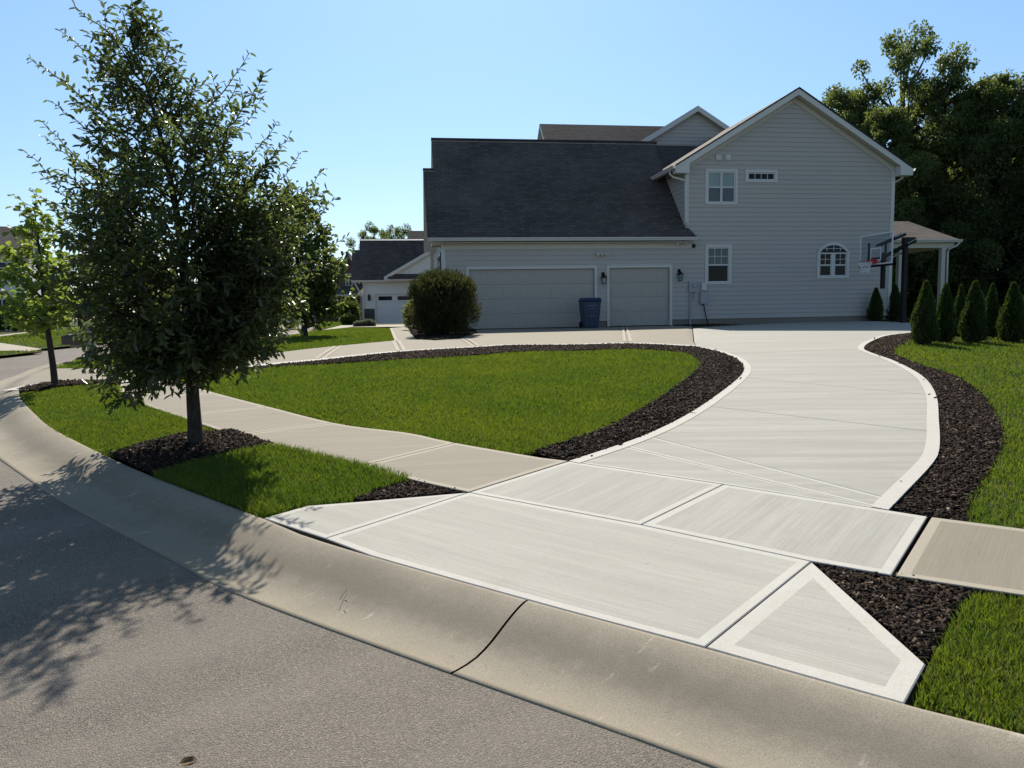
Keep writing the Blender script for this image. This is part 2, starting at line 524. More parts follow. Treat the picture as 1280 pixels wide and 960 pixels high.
# ------------------------------------------------------------------ ground sheets
def inside(poly, pts):
    poly = np.asarray(poly); x, y = pts[:, 0], pts[:, 1]
    c = np.zeros(len(pts), bool); n = len(poly)
    j = n - 1
    for i in range(n):
        xi, yi = poly[i]; xj, yj = poly[j]
        cond = ((yi > y) != (yj > y)) & (x < (xj - xi) * (y - yi) / (yj - yi + 1e-12) + xi)
        c ^= cond; j = i
    return c
def area(p):
    p = np.asarray(p); x, y = p[:, 0], p[:, 1]
    return .5 * np.sum(x * np.roll(y, -1) - np.roll(x, -1) * y)
def inset(poly, d):
    p = np.asarray(poly, float)
    if area(p) < 0: p = p[::-1]
    n = len(p); out = []
    for i in range(n):
        a, b, c = p[i - 1], p[i], p[(i + 1) % n]
        e1 = (b - a) / (np.linalg.norm(b - a) + 1e-9); e2 = (c - b) / (np.linalg.norm(c - b) + 1e-9)
        n1 = np.array([-e1[1], e1[0]]); n2 = np.array([-e2[1], e2[0]])
        m = n1 + n2; L = np.linalg.norm(m)
        m = m / L if L > .2 else n1
        k = d / max(.35, float(np.dot(m, n1)))
        out.append(b + m * k)
    return np.array(out)
def tri_fill(poly, step):
    """triangulated polygon with inner points; the outline keeps its order at the start of the vertex list when no point is merged"""
    poly = np.asarray(poly, float)
    lo, hi = poly.min(0), poly.max(0)
    gx = np.arange(lo[0] + step * .5, hi[0], step); gy = np.arange(lo[1] + step * .5, hi[1], step)
    if len(gx) * len(gy) > 0:
        g = np.array(np.meshgrid(gx, gy)).reshape(2, -1).T
        g = g + rng.uniform(-.1, .1, g.shape) * step
        small = inset(poly, step * .2)
        g = g[inside(small, g) & inside(poly, g)]
    else:
        g = np.zeros((0, 2))
    vs = [Vector(p) for p in poly] + [Vector(p) for p in g]
    n = len(poly)
    r = delaunay_2d_cdt(vs, [(i, (i + 1) % n) for i in range(n)], [], 1, 1e-5)
    return np.array([[v.x, v.y] for v in r[0]]), [tuple(f) for f in r[2]]
def sheet(name, poly, off, mat, step=.8, kind='structure', bump=0.0, parent=None):
    v, f = tri_fill(poly, step)
    z = hz(v[:, 1]) + off
    if bump: z = z + bump * np.sin(v[:, 0] * 7.1 + 1.3 * np.sin(v[:, 1] * 3.3)) * np.sin(v[:, 1] * 6.3 + v[:, 0])
    me = bpy.data.meshes.new(name)
    me.from_pydata(np.column_stack([v, z]).tolist(), [], f)
    me.polygons.foreach_set('use_smooth', [True] * len(f))
    me.materials.append(mat); me.update()
    o = link(name, me, parent)
    if kind: o['kind'] = kind
    return o
class Slabs:
    """several poured panels (true gaps between them) joined in one paving object"""
    def __init__(s): s.v, s.f, s.m = [], [], []
    def panel(s, poly, off, mi, me_, border=.085, gap=.007, thick=.14, step=.7):
        outer = inset(poly, gap); inner = inset(poly, gap + border) if border else None
        n = len(outer); b = len(s.v)
        oz = hz(outer[:, 1]) + off
        ch = inset(poly, gap + .005)
        cz = hz(ch[:, 1]) + off
        for p, z in zip(outer, oz): s.v.append((p[0], p[1], z - thick))
        for p, z in zip(outer, oz): s.v.append((p[0], p[1], z - .005))
        for p, z in zip(ch, cz): s.v.append((p[0], p[1], z))
        for k in (0, 1):
            for i in range(n):
                j = (i + 1) % n
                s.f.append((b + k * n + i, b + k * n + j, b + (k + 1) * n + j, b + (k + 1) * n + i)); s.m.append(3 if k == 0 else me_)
        fill = ch
        if border:
            nz = hz(inner[:, 1]) + off
            for p, z in zip(inner, nz): s.v.append((p[0], p[1], z))
            for i in range(n):
                j = (i + 1) % n
                s.f.append((b + 2 * n + i, b + 2 * n + j, b + 3 * n + j, b + 3 * n + i)); s.m.append(me_)
            fill = inner
        v, f = tri_fill(fill, step)
        b = len(s.v)
        s.v += [(p[0], p[1], float(hz(p[1])) + off) for p in v]
        s.f += [tuple(b + i for i in t) for t in f]; s.m += [mi] * len(f)
    def build(s, name, mats):
        me = bpy.data.meshes.new(name)
        me.from_pydata(s.v, [], s.f)
        for m in mats: me.materials.append(m)
        me.polygons.foreach_set('material_index', s.m); me.update()
        o = link(name, me); o['kind'] = 'structure'
        return o
def resample(P, step):
    P = np.asarray(P, float)
    # Catmull-Rom smoothing then equal steps
    Q = []
    n = len(P)
    for i in range(n - 1):
        p0, p1, p2, p3 = P[max(i - 1, 0)], P[i], P[i + 1], P[min(i + 2, n - 1)]
        for t in np.linspace(0, 1, 12, endpoint=False):
            Q.append(.5 * ((2 * p1) + (-p0 + p2) * t + (2 * p0 - 5 * p1 + 4 * p2 - p3) * t * t + (-p0 + 3 * p1 - 3 * p2 + p3) * t ** 3))
    Q.append(P[-1]); Q = np.array(Q)
    d = np.concatenate([[0], np.cumsum(np.linalg.norm(np.diff(Q, axis=0), axis=1))])
    m = max(2, int(d[-1] / step) + 1)
    s = np.linspace(0, d[-1], m)
    return np.column_stack([np.interp(s, d, Q[:, k]) for k in range(Q.shape[1])])
def curve_px(pts, off, step=.25):
    return resample(G2(pts, off), step)

# base ground
gx = np.concatenate([np.linspace(-400, -60, 8), np.linspace(-50, 60, 45), np.linspace(75, 400, 8)])
gy = np.concatenate([np.linspace(-60, -12, 6), np.linspace(-10, 60, 71), np.linspace(66, 420, 30)])
XX, YY = np.meshgrid(gx, gy)
Vg = np.column_stack([XX.ravel(), YY.ravel(), (hz(YY) - .10).ravel()])
nx, ny = len(gx), len(gy)
ii = (np.arange(ny - 1)[:, None] * nx + np.arange(nx - 1)[None, :]).ravel()
tag(link('ground', np_mesh('ground', Vg, [np.column_stack([ii, ii + 1, ii + nx + 1, ii + nx])], M['ground'], smooth=True)), 'green grassy ground spreading away behind the houses', 'ground', kind='structure')

# rolled kerb: back line from the photograph, lofted 0.6 m towards the street
KB = [(1280, 918), (1131, 880), (877, 809), (659, 750), (400, 676), (327, 647.5), (192, 596), (137.5, 572), (69, 537.5), (41, 515), (26, 498), (24, 489), (27, 484), (48, 467), (65, 461)]
kb = G2(KB, .10)
d0 = kb[0] - kb[1]; d0 /= np.linalg.norm(d0)
kb = [kb[0] + d0 * 7 + np.array([1.2, -.0]), kb[0] + d0 * 3] + kb
far_ = G2([(87, 451.5), (112, 446), (135, 444), (200, 437.5), (300, 426), (355, 419), (378, 416), (396, 406)], .10)
kb = kb + far_
kerb_back = resample(kb, .22)
tg = np.gradient(kerb_back, axis=0)
for _ in range(6):
    tg[1:-1] = (tg[:-2] + tg[1:-1] * 2 + tg[2:]) / 4
tg /= np.linalg.norm(tg, axis=1)[:, None]
nr = np.column_stack([-tg[:, 1], tg[:, 0]])
if nr[10][1] > 0: nr = -nr
PROF = [(-.01, -.12), (0, .002), (.06, -.003), (.18, -.009), (.30, -.008), (.40, .002), (.50, .018), (.60, .040), (.70, .062), (.80, .081), (.89, .094), (.96, .10), (1.0, .0985), (1.003, -.08)]
KW = .62
kerb_front = kerb_back + nr * KW
def kerb_piece(i0, i1, g0=0, g1=0):
    vs, ac = [], []
    idx = list(range(i0, i1 + 1))
    for q, i in enumerate(idx):
        for t, z in PROF:
            p = kerb_back[i] + nr[i] * KW * (1 - t)
            if q == 0: p = p + tg[i] * g0
            if q == len(idx) - 1: p = p - tg[i] * g1
            # height blends from street level to site level
            vs.append((p[0], p[1], float(hz(p[1])) + z)); ac.append(t)
    return vs, ac, len(idx)
def nearest(P, q):
    return int(np.argmin(np.linalg.norm(P - q, axis=1)))
jt = [nearest(kerb_back, gnd(659, 750, .1)[:2]), nearest(kerb_back, gnd(24, 489, .1)[:2])]
jt.append(nearest(kerb_back, kerb_back[jt[0]] + np.array([3.2, -1.6])))
cuts = sorted(set([0] + jt + [len(kerb_back) - 1]))
Vv, Ff, Aa = [], [], []
for a, b in zip(cuts[:-1], cuts[1:]):
    wide = .0065 if jt[0] in (a, b) else .004
    vs, ac, n = kerb_piece(a, b, wide if a in jt else 0, wide if b in jt else 0)
    base = len(Vv); m = len(PROF)
    Vv += vs; Aa += ac
    for i in range(n - 1):
        for k in range(m - 1):
            Ff.append((base + i * m + k, base + i * m + k + 1, base + (i + 1) * m + k + 1, base + (i + 1) * m + k))
    Ff.append(None)
Ff = np.array([f for f in Ff if f is not None])
o = link('kerb', np_mesh('kerb', Vv, [Ff], M['kerb'], {'across': Aa}, smooth=True))
tag(o, 'tan rolled concrete kerb and gutter curving along the street', 'kerb', kind='structure')

# street
FE = [(394, 404.6), (360, 406), (330, 408.5), (250, 415.5), (150, 426), (97, 431), (77, 433), (59, 438), (37, 440), (0, 444)]
fe = G2(FE, 0.0)
_j = np.convolve(rng.uniform(0, 1, len(kerb_back)), np.ones(2) / 2, mode='same')[:, None] ** 2
st = np.concatenate([kerb_back + nr * (KW + .001 + .005 * _j), np.array(fe), np.array([[-26, 15.5], [-45, 14], [-45, -14], [15, -14]])])
sheet('street', st, -.004, M['asphalt'], 1.5)
tag(bpy.data.objects['street'], 'speckled grey asphalt street curving round the lot', 'street')

# ------------------------------------------------------------------ paving
def P(pts, off): return np.array(G2(pts, off))
S_OFF = .1015
apron = Slabs()
A1, A2, A2b, A3, A4 = (406.5, 673), (586, 615.5), (801, 655.8), (1014.5, 701.5), (881.5, 808.8)
C1, C2, C3, C4 = (711, 576.5), (904.5, 605.3), (1160, 645.5), (1114.5, 719)
def kerb_run(pa, pb):
    ia, ib = nearest(kerb_back, gnd(*pa, .1)[:2]), nearest(kerb_back, gnd(*pb, .1)[:2])
    i_ = range(ia, ib + 1) if ib > ia else range(ia, ib - 1, -1)
    mid_ = [kerb_back[i] - nr[i] * .002 for i in list(i_)[2:-2]]
    return np.array([gnd(*pa, S_OFF)[:2]] + mid_ + [gnd(*pb, S_OFF)[:2]])
apron.panel(np.concatenate([P([A2, A2b, A3], S_OFF), kerb_run(A4, A1)]), S_OFF, 0, 1, .055, .003)
apron.panel(np.concatenate([P([(384, 632), (462, 626), A2], S_OFF), kerb_run(A1, (329, 647.8))]), S_OFF, 0, 1, .05, .003)
apron.panel(np.concatenate([P([A3, (1158, 830)], S_OFF), kerb_run((1131, 879.5), A4)]), S_OFF, 0, 1, .085, .003)
apron.panel(P([A2, C1, C2, A2b], S_OFF), S_OFF, 2, 1, .05, .003)
apron.panel(P([A2b, C2, C3, C4, A3], S_OFF), S_OFF, 2, 1, .06, .003)
o = apron.build('driveway_apron', [M['new_a'], M['new_edge'], M['new_b'], M['slab_side']])
tag(o, 'pale new concrete apron and crossing slabs beside the kerb', 'driveway apron')

DL = curve_px([(711, 576.5), (801, 546), (861, 517), (902.5, 489), (925, 470), (929.5, 459.5), (921, 449), (899, 440), (872, 434)], S_OFF)
DR = curve_px([(1111, 637.8), (1130, 618), (1168, 577), (1175, 557), (1174, 527), (1170, 493), (1153, 470), (1120, 452), (1087, 440), (1080, 435), (1087, 428), (1107, 420), (1137, 416)], S_OFF)
drive = Slabs()
def cutat(line, px): return nearest(line, gnd(px[0], px[1], S_OFF)[:2])
l1, r1 = cutat(DL, (770, 557)), cutat(DR, (1113, 632))
l2, r2 = cutat(DL, (801, 546)), cutat(DR, (1122, 624))
l3, r3 = cutat(DL, (878, 507)), cutat(DR, (1175, 541))
l4, r4 = cutat(DL, (925, 470)), cutat(DR, (1170, 494))
l5, r5 = cutat(DL, (905, 442)), cutat(DR, (1082, 436))
segs = [(0, l1, 0, r1), (l1, l2, r1, r2), (l2, l3, r2, r3), (l3, l4, r3, r4), (l4, l5, r4, r5)]
for k, (a, b, c, d) in enumerate(segs):
    pl = np.concatenate([DL[a:b + 1], DR[c:d + 1][::-1]])
    if k == 0: pl = np.concatenate([pl, P([C2], S_OFF)])
    drive.panel(pl, S_OFF, 0, 1, .035 if k < 2 else 0, .004, .14, .6)
# white trowelled margins along both edges, 12 cm, laid as raised bands of their own pour
def band(sl, line, w, side, off, mi):
    t = np.gradient(line, axis=0); t /= np.linalg.norm(t, axis=1)[:, None]
    n = np.column_stack([-t[:, 1], t[:, 0]]) * side
    b = len(sl.v); k = len(line)
    for q, dz in ((0.003, 0.0), (w, 0.0)):
        for p, nn in zip(line, n):
            pp = p + nn * q
            sl.v.append((pp[0], pp[1], float(hz(pp[1])) + off + .004))
    for i in range(k - 1):
        sl.f.append((b + i, b + i + 1, b + k + i + 1, b + k + i)); sl.m.append(mi)
band(drive, DL, .115, -1, S_OFF, 1)
band(drive, DR, .115, 1, S_OFF, 1)
# parking pad in front of the house and forecourt band
HB = [(590, 412), (838, 406.8), (1000, 402), (1108, 398.5)]
hb = [p for p in G2(HB, S_OFF)]
pad = np.concatenate([[DL[l5], DL[-1]], P([(868, 428)], S_OFF), P([(866, 410)], S_OFF), P([(1000, 402.5), (1085, 401), (1140, 403.5), (1160, 411)], S_OFF), DR[r5:][::-1]])
drive.panel(pad, S_OFF, 0, 1, 0, .003, .14, .8)
o = drive.build('driveway', [M['new_c'], M['new_edge'], M['new_edge'], M['slab_side']])
tag(o, 'long pale broomed concrete driveway curving up to the house', 'driveway')

court = Slabs()
BT = [(872, 433.5), (790, 429.5), (720, 431), (640, 431.5), (600, 434), (500, 440), (400, 450.5), (350, 455), (305, 460), (250, 467), (205, 473), (150, 478.5), (120, 478), (71, 479), (24, 488)]
bt = P(BT, S_OFF)
top = P([(867, 427.5), (865, 407.5), (838, 407), (700, 410), (600, 412), (575, 421), (525, 423), (503, 424), (493, 425.7), (400, 434.5), (360, 439), (300, 447), (200, 455.5), (125.6, 460), (64, 461), (43, 469), (28, 484)], S_OFF)
# split in panels along the run
bi = resample(bt, .3); ti = resample(top[2:], .3)
spl_b = [nearest(bi, gnd(*p, S_OFF)[:2]) for p in [(872, 433.5), (790, 429.5), (600, 434), (502, 440), (403, 450), (205, 473), (120, 478), (24, 488)]]
spl_t = [nearest(ti, gnd(*p, S_OFF)[:2]) for p in [(838, 407), (780, 408.5), (575, 421), (493, 425.7), (420, 432.5), (215, 454), (126, 460), (28, 484)]]
pl0 = np.concatenate([bi[spl_b[0]:spl_b[1] + 1], ti[spl_t[0]:spl_t[1] + 1][::-1], P([(865, 407.8)], S_OFF), P([(867, 427.5)], S_OFF)])
court.panel(pl0, S_OFF, 0, 1, 0, .003)
for k in range(1, len(spl_b) - 1):
    pl = np.concatenate([bi[spl_b[k]:spl_b[k + 1] + 1], ti[spl_t[k]:spl_t[k + 1] + 1][::-1]])
    court.panel(pl, S_OFF, 0, 1, 0, .003)
band(court, bi[:spl_b[-1] + 1], .28, -1, S_OFF, 2)
def cross_band(sl, a, b, w, off, mi):
    a, b = np.array(a), np.array(b)
    t = (b - a) / np.linalg.norm(b - a); n = np.array([-t[1], t[0]]) * w / 2
    bb = len(sl.v)
    for s in np.linspace(.03, .97, 9):
        for q in (-1, 1):
            p = a + (b - a) * s + n * q
            sl.v.append((p[0], p[1], float(hz(p[1])) + off + .004))
    for i in range(8):
        sl.f.append((bb + 2 * i, bb + 2 * i + 1, bb + 2 * i + 3, bb + 2 * i + 2)); sl.m.append(mi)
for k in (1, 2, 3, 4, 6):
    A_, B_ = bi[spl_b[k]], ti[spl_t[k]]
    dd = (B_ - A_) / np.linalg.norm(B_ - A_); nn = np.array([-dd[1], dd[0]]) * .07
    cross_band(court, A_ + nn + dd * .3, B_ + nn, .08, S_OFF, 1)
    cross_band(court, A_ - nn + dd * .3, B_ - nn, .08, S_OFF, 1)
o = court.build('forecourt', [M['old'], M['old_edge'], M['new_edge'], M['slab_side']])
tag(o, 'tan concrete carriage drive with a white front band before the garage', 'driveway')

walk = Slabs()
WR = curve_px([(711, 576), (680, 572.5), (564, 552.5), (511, 541), (425, 530), (339, 509), (271, 491.5), (240, 482), (214, 474.5)], S_OFF)
WL = curve_px([(586, 615), (511, 598.5), (455, 583), (350, 559.5), (286, 541.5), (234, 524), (169, 502), (152, 492), (148, 480)], S_OFF)
cutr = [0] + [cutat(WR, p) for p in [(560, 551.8), (425, 530), (339, 509), (271, 491.5)]] + [len(WR) - 1]
cutl = [0] + [cutat(WL, p) for p in [(452, 582), (300, 545), (226, 522), (165, 500)]] + [len(WL) - 1]
for k in range(5):
    walk.panel(np.concatenate([WR[cutr[k]:cutr[k + 1] + 1], WL[cutl[k]:cutl[k + 1] + 1][::-1]]), S_OFF, 0, 1, .055, .003)
wa, wb = P([(1164, 646)], S_OFF)[0], P([(1119, 719.5)], S_OFF)[0]
wd_ = P([(1280, 661)], S_OFF)[0] - wa; wd_ /= np.linalg.norm(wd_)
WB = P([(1280, 744.5)], S_OFF)[0] - wb; WB /= np.linalg.norm(WB)
for k in range(9):
    s0, s1 = 1.55 * k, 1.55 * (k + 1)
    walk.panel([wb + WB * s0, wb + WB * s1, wa + wd_ * s1, wa + wd_ * s0], S_OFF, 2, 1, .06, .003)
far_a, far_b = wa + wd_ * 13.95, wb + WB * 13.95
wk2 = P([(487, 410), (507.5, 408.5), (527, 423), (493, 425.5)], S_OFF - .004)
walk.panel(wk2, S_OFF - .006, 0, 1, .10, .003)
o = walk.build('sidewalk', [M['old'], M['old_edge'], M['old_right'], M['slab_side']])
tag(o, 'weathered tan concrete sidewalk crossing the front of the lot', 'sidewalk')

far = Slabs()
far.panel(P([(400, 413), (428, 406.3), (455, 405.6), (545, 404.9), (545, 407.5), (500, 408.3), (440, 408.8), (418, 411)], .09), .09, 0, 1, 0, .0, .1)
far.panel(P([(-60, 424), (0, 428.5), (25, 432), (52, 436), (36, 439), (5, 438.3), (-60, 440)], .09), .09, 0, 1, 0, .0, .1)
far.panel(P([(-60, 421), (0, 418.6), (33, 415), (33, 416.2), (0, 420.4), (-60, 423)], .09), .09, 0, 1, 0, .0, .1)
o = far.build('far_driveways', [M['old_edge'], M['old_edge'], M['old_edge'], M['slab_side']])
tag(o, 'pale concrete drives and walks of the neighbouring lots', 'driveway')

# ------------------------------------------------------------------ mulch
def chip_mesh(polys, offs, dens, smin=.014, smax=.054):
    V, A = [], []
    pts = []; zz = []
    for pl, of, dn in zip(polys, offs, dens):
        n = int(abs(area(pl)) * dn * 1.0)
        lo, hi = np.min(pl, 0), np.max(pl, 0)
        tot = (hi[0] - lo[0]) * (hi[1] - lo[1])
        q = rng.uniform(lo, hi, (int(tot * dn), 2))
        q = q[inside(pl, q)]
        pts.append(q); zz.append(hz(q[:, 1]) + of(q))
    for line, side, cnt in ((DL, -1, 6), (DR, 1, 8)):
        t_ = np.gradient(line, axis=0); t_ /= np.linalg.norm(t_, axis=1)[:, None]
        i_ = rng.integers(0, len(line), cnt)
        q = line[i_] + np.column_stack([-t_[i_, 1], t_[i_, 0]]) * side * (rng.exponential(.05, cnt) + .01)[:, None]
        pts.append(q); zz.append(hz(q[:, 1]) + S_OFF + .006)
    p = np.concatenate(pts); z = np.concatenate(zz); n = len(p)
    L = rng.uniform(smin, smax, n) * (1 + .03 * p[:, 1]); W = np.minimum(L * rng.uniform(.12, .5, n), .017 * (1 + .03 * p[:, 1])); T = rng.uniform(.004, .011, n)
    yaw = rng.uniform(0, 2 * np.pi, n); pit = rng.normal(0, .38, n); rol = rng.normal(0, .5, n)
    ax = np.column_stack([np.cos(yaw) * np.cos(pit), np.sin(yaw) * np.cos(pit), np.sin(pit)])
    s = np.column_stack([-np.sin(yaw), np.cos(yaw), np.zeros(n)])
    u = np.cross(ax, s)
    ay = s * np.cos(rol)[:, None] + u * np.sin(rol)[:, None]
    az = np.cross(ax, ay)
    c = np.column_stack([p, z + rng.uniform(-.004, .022, n)])
    k = np.array([(-1, -.7, -1), (1, -1, -1), (.8, 1, -1), (-1, .8, -1), (-1, -.7, 1), (1, -1, 1), (.8, 1, 1), (-1, .8, 1)])
    V = c[:, None, :] + ax[:, None, :] * (k[None, :, 0] * L[:, None] / 2)[:, :, None] + ay[:, None, :] * (k[None, :, 1] * W[:, None] / 2)[:, :, None] + az[:, None, :] * (k[None, :, 2] * T[:, None] / 2)[:, :, None]
    V = V.reshape(-1, 3)
    fq = np.array([(4, 5, 6, 7), (0, 1, 5, 4), (1, 2, 6, 5), (2, 3, 7, 6), (3, 0, 4, 7)])
    Fq = (np.arange(n)[:, None, None] * 8 + fq[None]).reshape(-1, 4)
    return V, Fq, np.repeat(rng.uniform(0, 1, n), 8)
MO = .075
IL = [(668, 565), (752, 537), (809, 507.5), (854, 477), (872, 462), (875, 454), (868, 446), (850, 441), (790, 437), (720, 439), (640, 441), (600, 444), (500, 450), (400, 456), (320, 462), (262, 469)]
il = curve_px(IL, .085, .3)
bi_isl = bi[spl_b[0]: nearest(bi, gnd(222, 472, S_OFF)[:2]) + 1]
isl_out = np.concatenate([DL[::1], bi_isl])
m_isl = np.concatenate([isl_out, il[::-1]])
tree_bed = np.array(G2([(137.5, 571), (172, 561), (234, 549), (271.6, 547.5), (289, 543.5), (344, 558.5), (296, 567), (241, 580), (194, 595.5)], MO))
flare_bed = np.array(G2([(440, 626), (462, 614), (511, 600), (579, 616), (520, 621), (470, 625)], MO))
RB = curve_px([(1139, 427), (1117, 440), (1153, 457), (1193, 470), (1227, 493), (1250, 527), (1257, 550), (1250, 570), (1227, 607), (1213, 627), (1211, 654)], MO, .3)
r_bed = np.concatenate([DR, RB, P([(1160, 645), (1111, 635)], MO)])
tri_bed = np.array(G2([(1017, 706), (1114, 719), (1216, 739), (1196, 760), (1166, 812), (1157, 826)], MO))
t2_bed = np.array(G2([(24, 489), (71, 479.5), (120, 478.5), (150, 479), (150, 484), (120, 482.5), (75, 486), (28, 493)], MO))
shrub_bed = np.array(G2([(512, 414), (520, 424), (545, 425.5), (575, 423), (596, 416.5), (590, 412.5), (560, 410), (527, 409.5)], S_OFF))
arb_bed = np.array(G2([(1128, 431), (1190, 431), (1240, 429), (1300, 429), (1300, 416), (1230, 415), (1170, 417), (1139, 420)], MO))
house_bed = np.array(G2([(842, 407), (1000, 402.6), (1085, 401.2), (1160, 404), (1160, 400), (1085, 397.6), (1000, 399), (842, 404.5)], .1))
tree_c = gnd(245, 552, MO)[:2]
def mo_flat(q): return np.full(len(q), .066)
def mo_tree(q): return .085 + .055 * np.exp(-((q - tree_c) ** 2).sum(1) / .35)
def mo_t2(q): return np.full(len(q), .11)
def mo_sh(q):
    c = shrub_bed.mean(0); return .115 + .10 * np.exp(-((q - c) ** 2).sum(1) / 1.6)
def mo_isl(q): return np.full(len(q), .088)
beds = [(m_isl, mo_isl, 2200), (tree_bed, mo_tree, 6500), (flare_bed, mo_flat, 9000), (r_bed, mo_flat, 4200), (tri_bed, mo_flat, 10000), (t2_bed, mo_t2, 3200), (shrub_bed, mo_sh, 700), (arb_bed, mo_flat, 700), (house_bed, lambda q: np.full(len(q), .1), 250)]
bv, bf = [], []
for pl, of, dn in beds:
    v, f = tri_fill(pl, .22 if abs(area(pl)) < 6 else .4)
    b = len(bv)
    z = hz(v[:, 1]) + of(v) - .006
    bv += np.column_stack([v, z]).tolist(); bf += [tuple(b + i for i in t) for t in f]
me = bpy.data.meshes.new('mulch_bed'); me.from_pydata(bv, [], bf); me.materials.append(M['mulch_base']); me.update()
tag(link('mulch_bed', me), 'dark brown mulch beds edging the driveway and lawns', 'mulch bed', kind='structure')
V_, F_, A_ = chip_mesh([b[0] for b in beds], [b[1] for b in beds], [b[2] for b in beds])
tag(link('mulch', np_mesh('mulch', V_, [F_], M['mulch'], {'rnd': A_})), 'loose dark bark mulch chips along the driveway edges', 'mulch', kind='stuff')

# ------------------------------------------------------------------ lawns
LO = .085
lawns = {
    'verge': (G2([(27, 492), (41, 516), (69, 539), (137.5, 573), (172, 562), (234, 550), (271, 548.5), (289, 545), (286, 542), (234, 525), (169, 503), (150, 492), (150, 484), (120, 482), (75, 485.5)], LO), 8000),
    'front_verge': (G2([(193, 596), (327, 647), (384, 632), (440, 626), (462, 614), (511, 601), (511, 598.5), (455, 583.5), (350, 560), (344, 558.5), (296, 567), (241, 579.5)], LO), 11000),
    'island': (np.concatenate([il, P([(222, 475.5), (240, 483), (271, 492.5), (339, 510), (425, 531), (511, 542), (564, 553), (640, 566)], LO)]), 6500),
    'right': (np.concatenate([RB, np.array([wa + wd_ * .8, far_a, [36.0, far_a[1]], [36.0, 24.0]]), P([(1300, 417), (1160, 421)], LO)]), 6500),
    'right_verge': (G2([(1216, 740), (1196, 761), (1166, 813), (1159, 828), (1133, 879), (1280, 917)], LO) + [kerb_back[nearest(kerb_back, kerb_back[0])] - nr[0] * .03, far_b, P([(1280, 746)], LO)[0]], 10000),
    'left': (G2([(62, 460.5), (125, 459.5), (200, 455), (300, 446.5), (360, 438.5), (400, 434), (492, 425.2), (487, 410.5), (440, 409), (418, 411.5), (396, 413), (378, 417), (355, 420), (300, 427), (200, 438.5), (135, 445), (112, 447), (87, 452.5), (70, 457)], LO), 1100),
    'across': (G2([(-80, 424), (0, 420.5), (33, 416.3), (60, 413), (100, 410.5), (150, 409), (250, 406), (330, 404), (330, 407.5), (250, 414.5), (150, 425), (97, 430.5), (77, 432.5), (52, 435), (25, 431.5), (0, 428), (-80, 424.5)], LO), 120),
    'strip': (G2([(-80, 441), (0, 438.8), (30, 438.2), (58, 437.6), (37, 439.8), (0, 443.7), (-80, 450)], LO), 300),
    'beyond': (G2([(398, 412), (428, 405.8), (455, 405.2), (455, 399), (398, 400.5)], LO), 60),
}
BV, BA, BU, nb = [], [], [], 0
lv, lf = [], []
for nm, (pl, dn) in lawns.items():
    pl = np.asarray(pl)
    v, f = tri_fill(pl, .8 if abs(area(pl)) < 200 else 2.0)
    b = len(lv); lv += np.column_stack([v, hz(v[:, 1]) + LO - .02]).tolist(); lf += [tuple(b + i for i in t) for t in f]
    lo, hi = pl.min(0), pl.max(0)
    lo = np.maximum(lo, [-45, 0]); hi = np.minimum(hi, [30, 75])
    tot = (hi[0] - lo[0]) * (hi[1] - lo[1])
    N = min(int(tot * dn), 3000000)
    q = rng.uniform(lo, hi, (N, 2))
    d = np.hypot(q[:, 0], q[:, 1])
    if nm == 'right': keep = rng.uniform(0, 1, N) < np.clip((5.0 / d) ** 1.4, 0, 1); q = q[keep & (q[:, 0] / np.maximum(q[:, 1], .1) < 1.5)]
    if nm == 'island': q = q[rng.uniform(0, 1, N) < np.clip((7.0 / d) ** 1.2, 0, 1)]
    if nm == 'right_verge': q = q[rng.uniform(0, 1, len(q)) < np.clip((4.5 / np.hypot(q[:, 0], q[:, 1])) ** 1.6, 0, 1)]
    if nm == 'left': q = q[rng.uniform(0, 1, len(q)) < np.clip((18.0 / np.hypot(q[:, 0], q[:, 1])) ** 1.5, 0, 1)]
    q = q[inside(inset(pl, -.015 if nm not in ('left', 'across', 'strip', 'beyond', 'right_verge') else .012 if nm == 'right_verge' else 0), q)]
    n = len(q)
    d = np.hypot(q[:, 0], q[:, 1])
    hgt = rng.uniform(.028, .060, n) * (1 + .25 * np.sin(q[:, 0] * 1.7 + 2 * np.sin(q[:, 1] * 1.1)) * np.sin(q[:, 1] * 1.9 + q[:, 0]))
    if nm == 'front_verge': hgt *= 1.3
    wd = rng.uniform(.0022, .004, n) * np.maximum(1, d / 5.0) ** .9
    yaw = rng.uniform(0, 2 * np.pi, n); bend = rng.uniform(.15, .75, n) * hgt; by = rng.uniform(0, 2 * np.pi, n)
    s = np.column_stack([np.cos(yaw), np.sin(yaw), np.zeros(n)]) * wd[:, None]
    bd = np.column_stack([np.cos(by), np.sin(by), np.zeros(n)]) * bend[:, None]
    p0 = np.column_stack([q, hz(q[:, 1]) + LO - .022])
    up = np.array([0, 0, 1.0])
    p1 = p0 + bd * .3 + up * (hgt * .55)[:, None]; p2 = p0 + bd + up * hgt[:, None]
    vv = np.stack([p0 - s, p0 + s, p1 + s * .8, p1 - s * .8, p2], axis=1).reshape(-1, 3)
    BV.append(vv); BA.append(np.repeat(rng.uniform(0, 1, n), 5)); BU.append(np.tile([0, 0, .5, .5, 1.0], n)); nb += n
ar = np.arange(nb) * 5
fq = np.column_stack([ar, ar + 1, ar + 2, ar + 3]); ft = np.column_stack([ar + 3, ar + 2, ar + 4])
print('blades', nb, 'chips', len(F_) // 5)
me = bpy.data.meshes.new('lawn'); me.from_pydata(lv, [], lf); me.materials.append(M['ground']); me.update()
tag(link('lawn', me), 'mown green lawns around the driveway and the kerb', 'lawn', kind='structure')
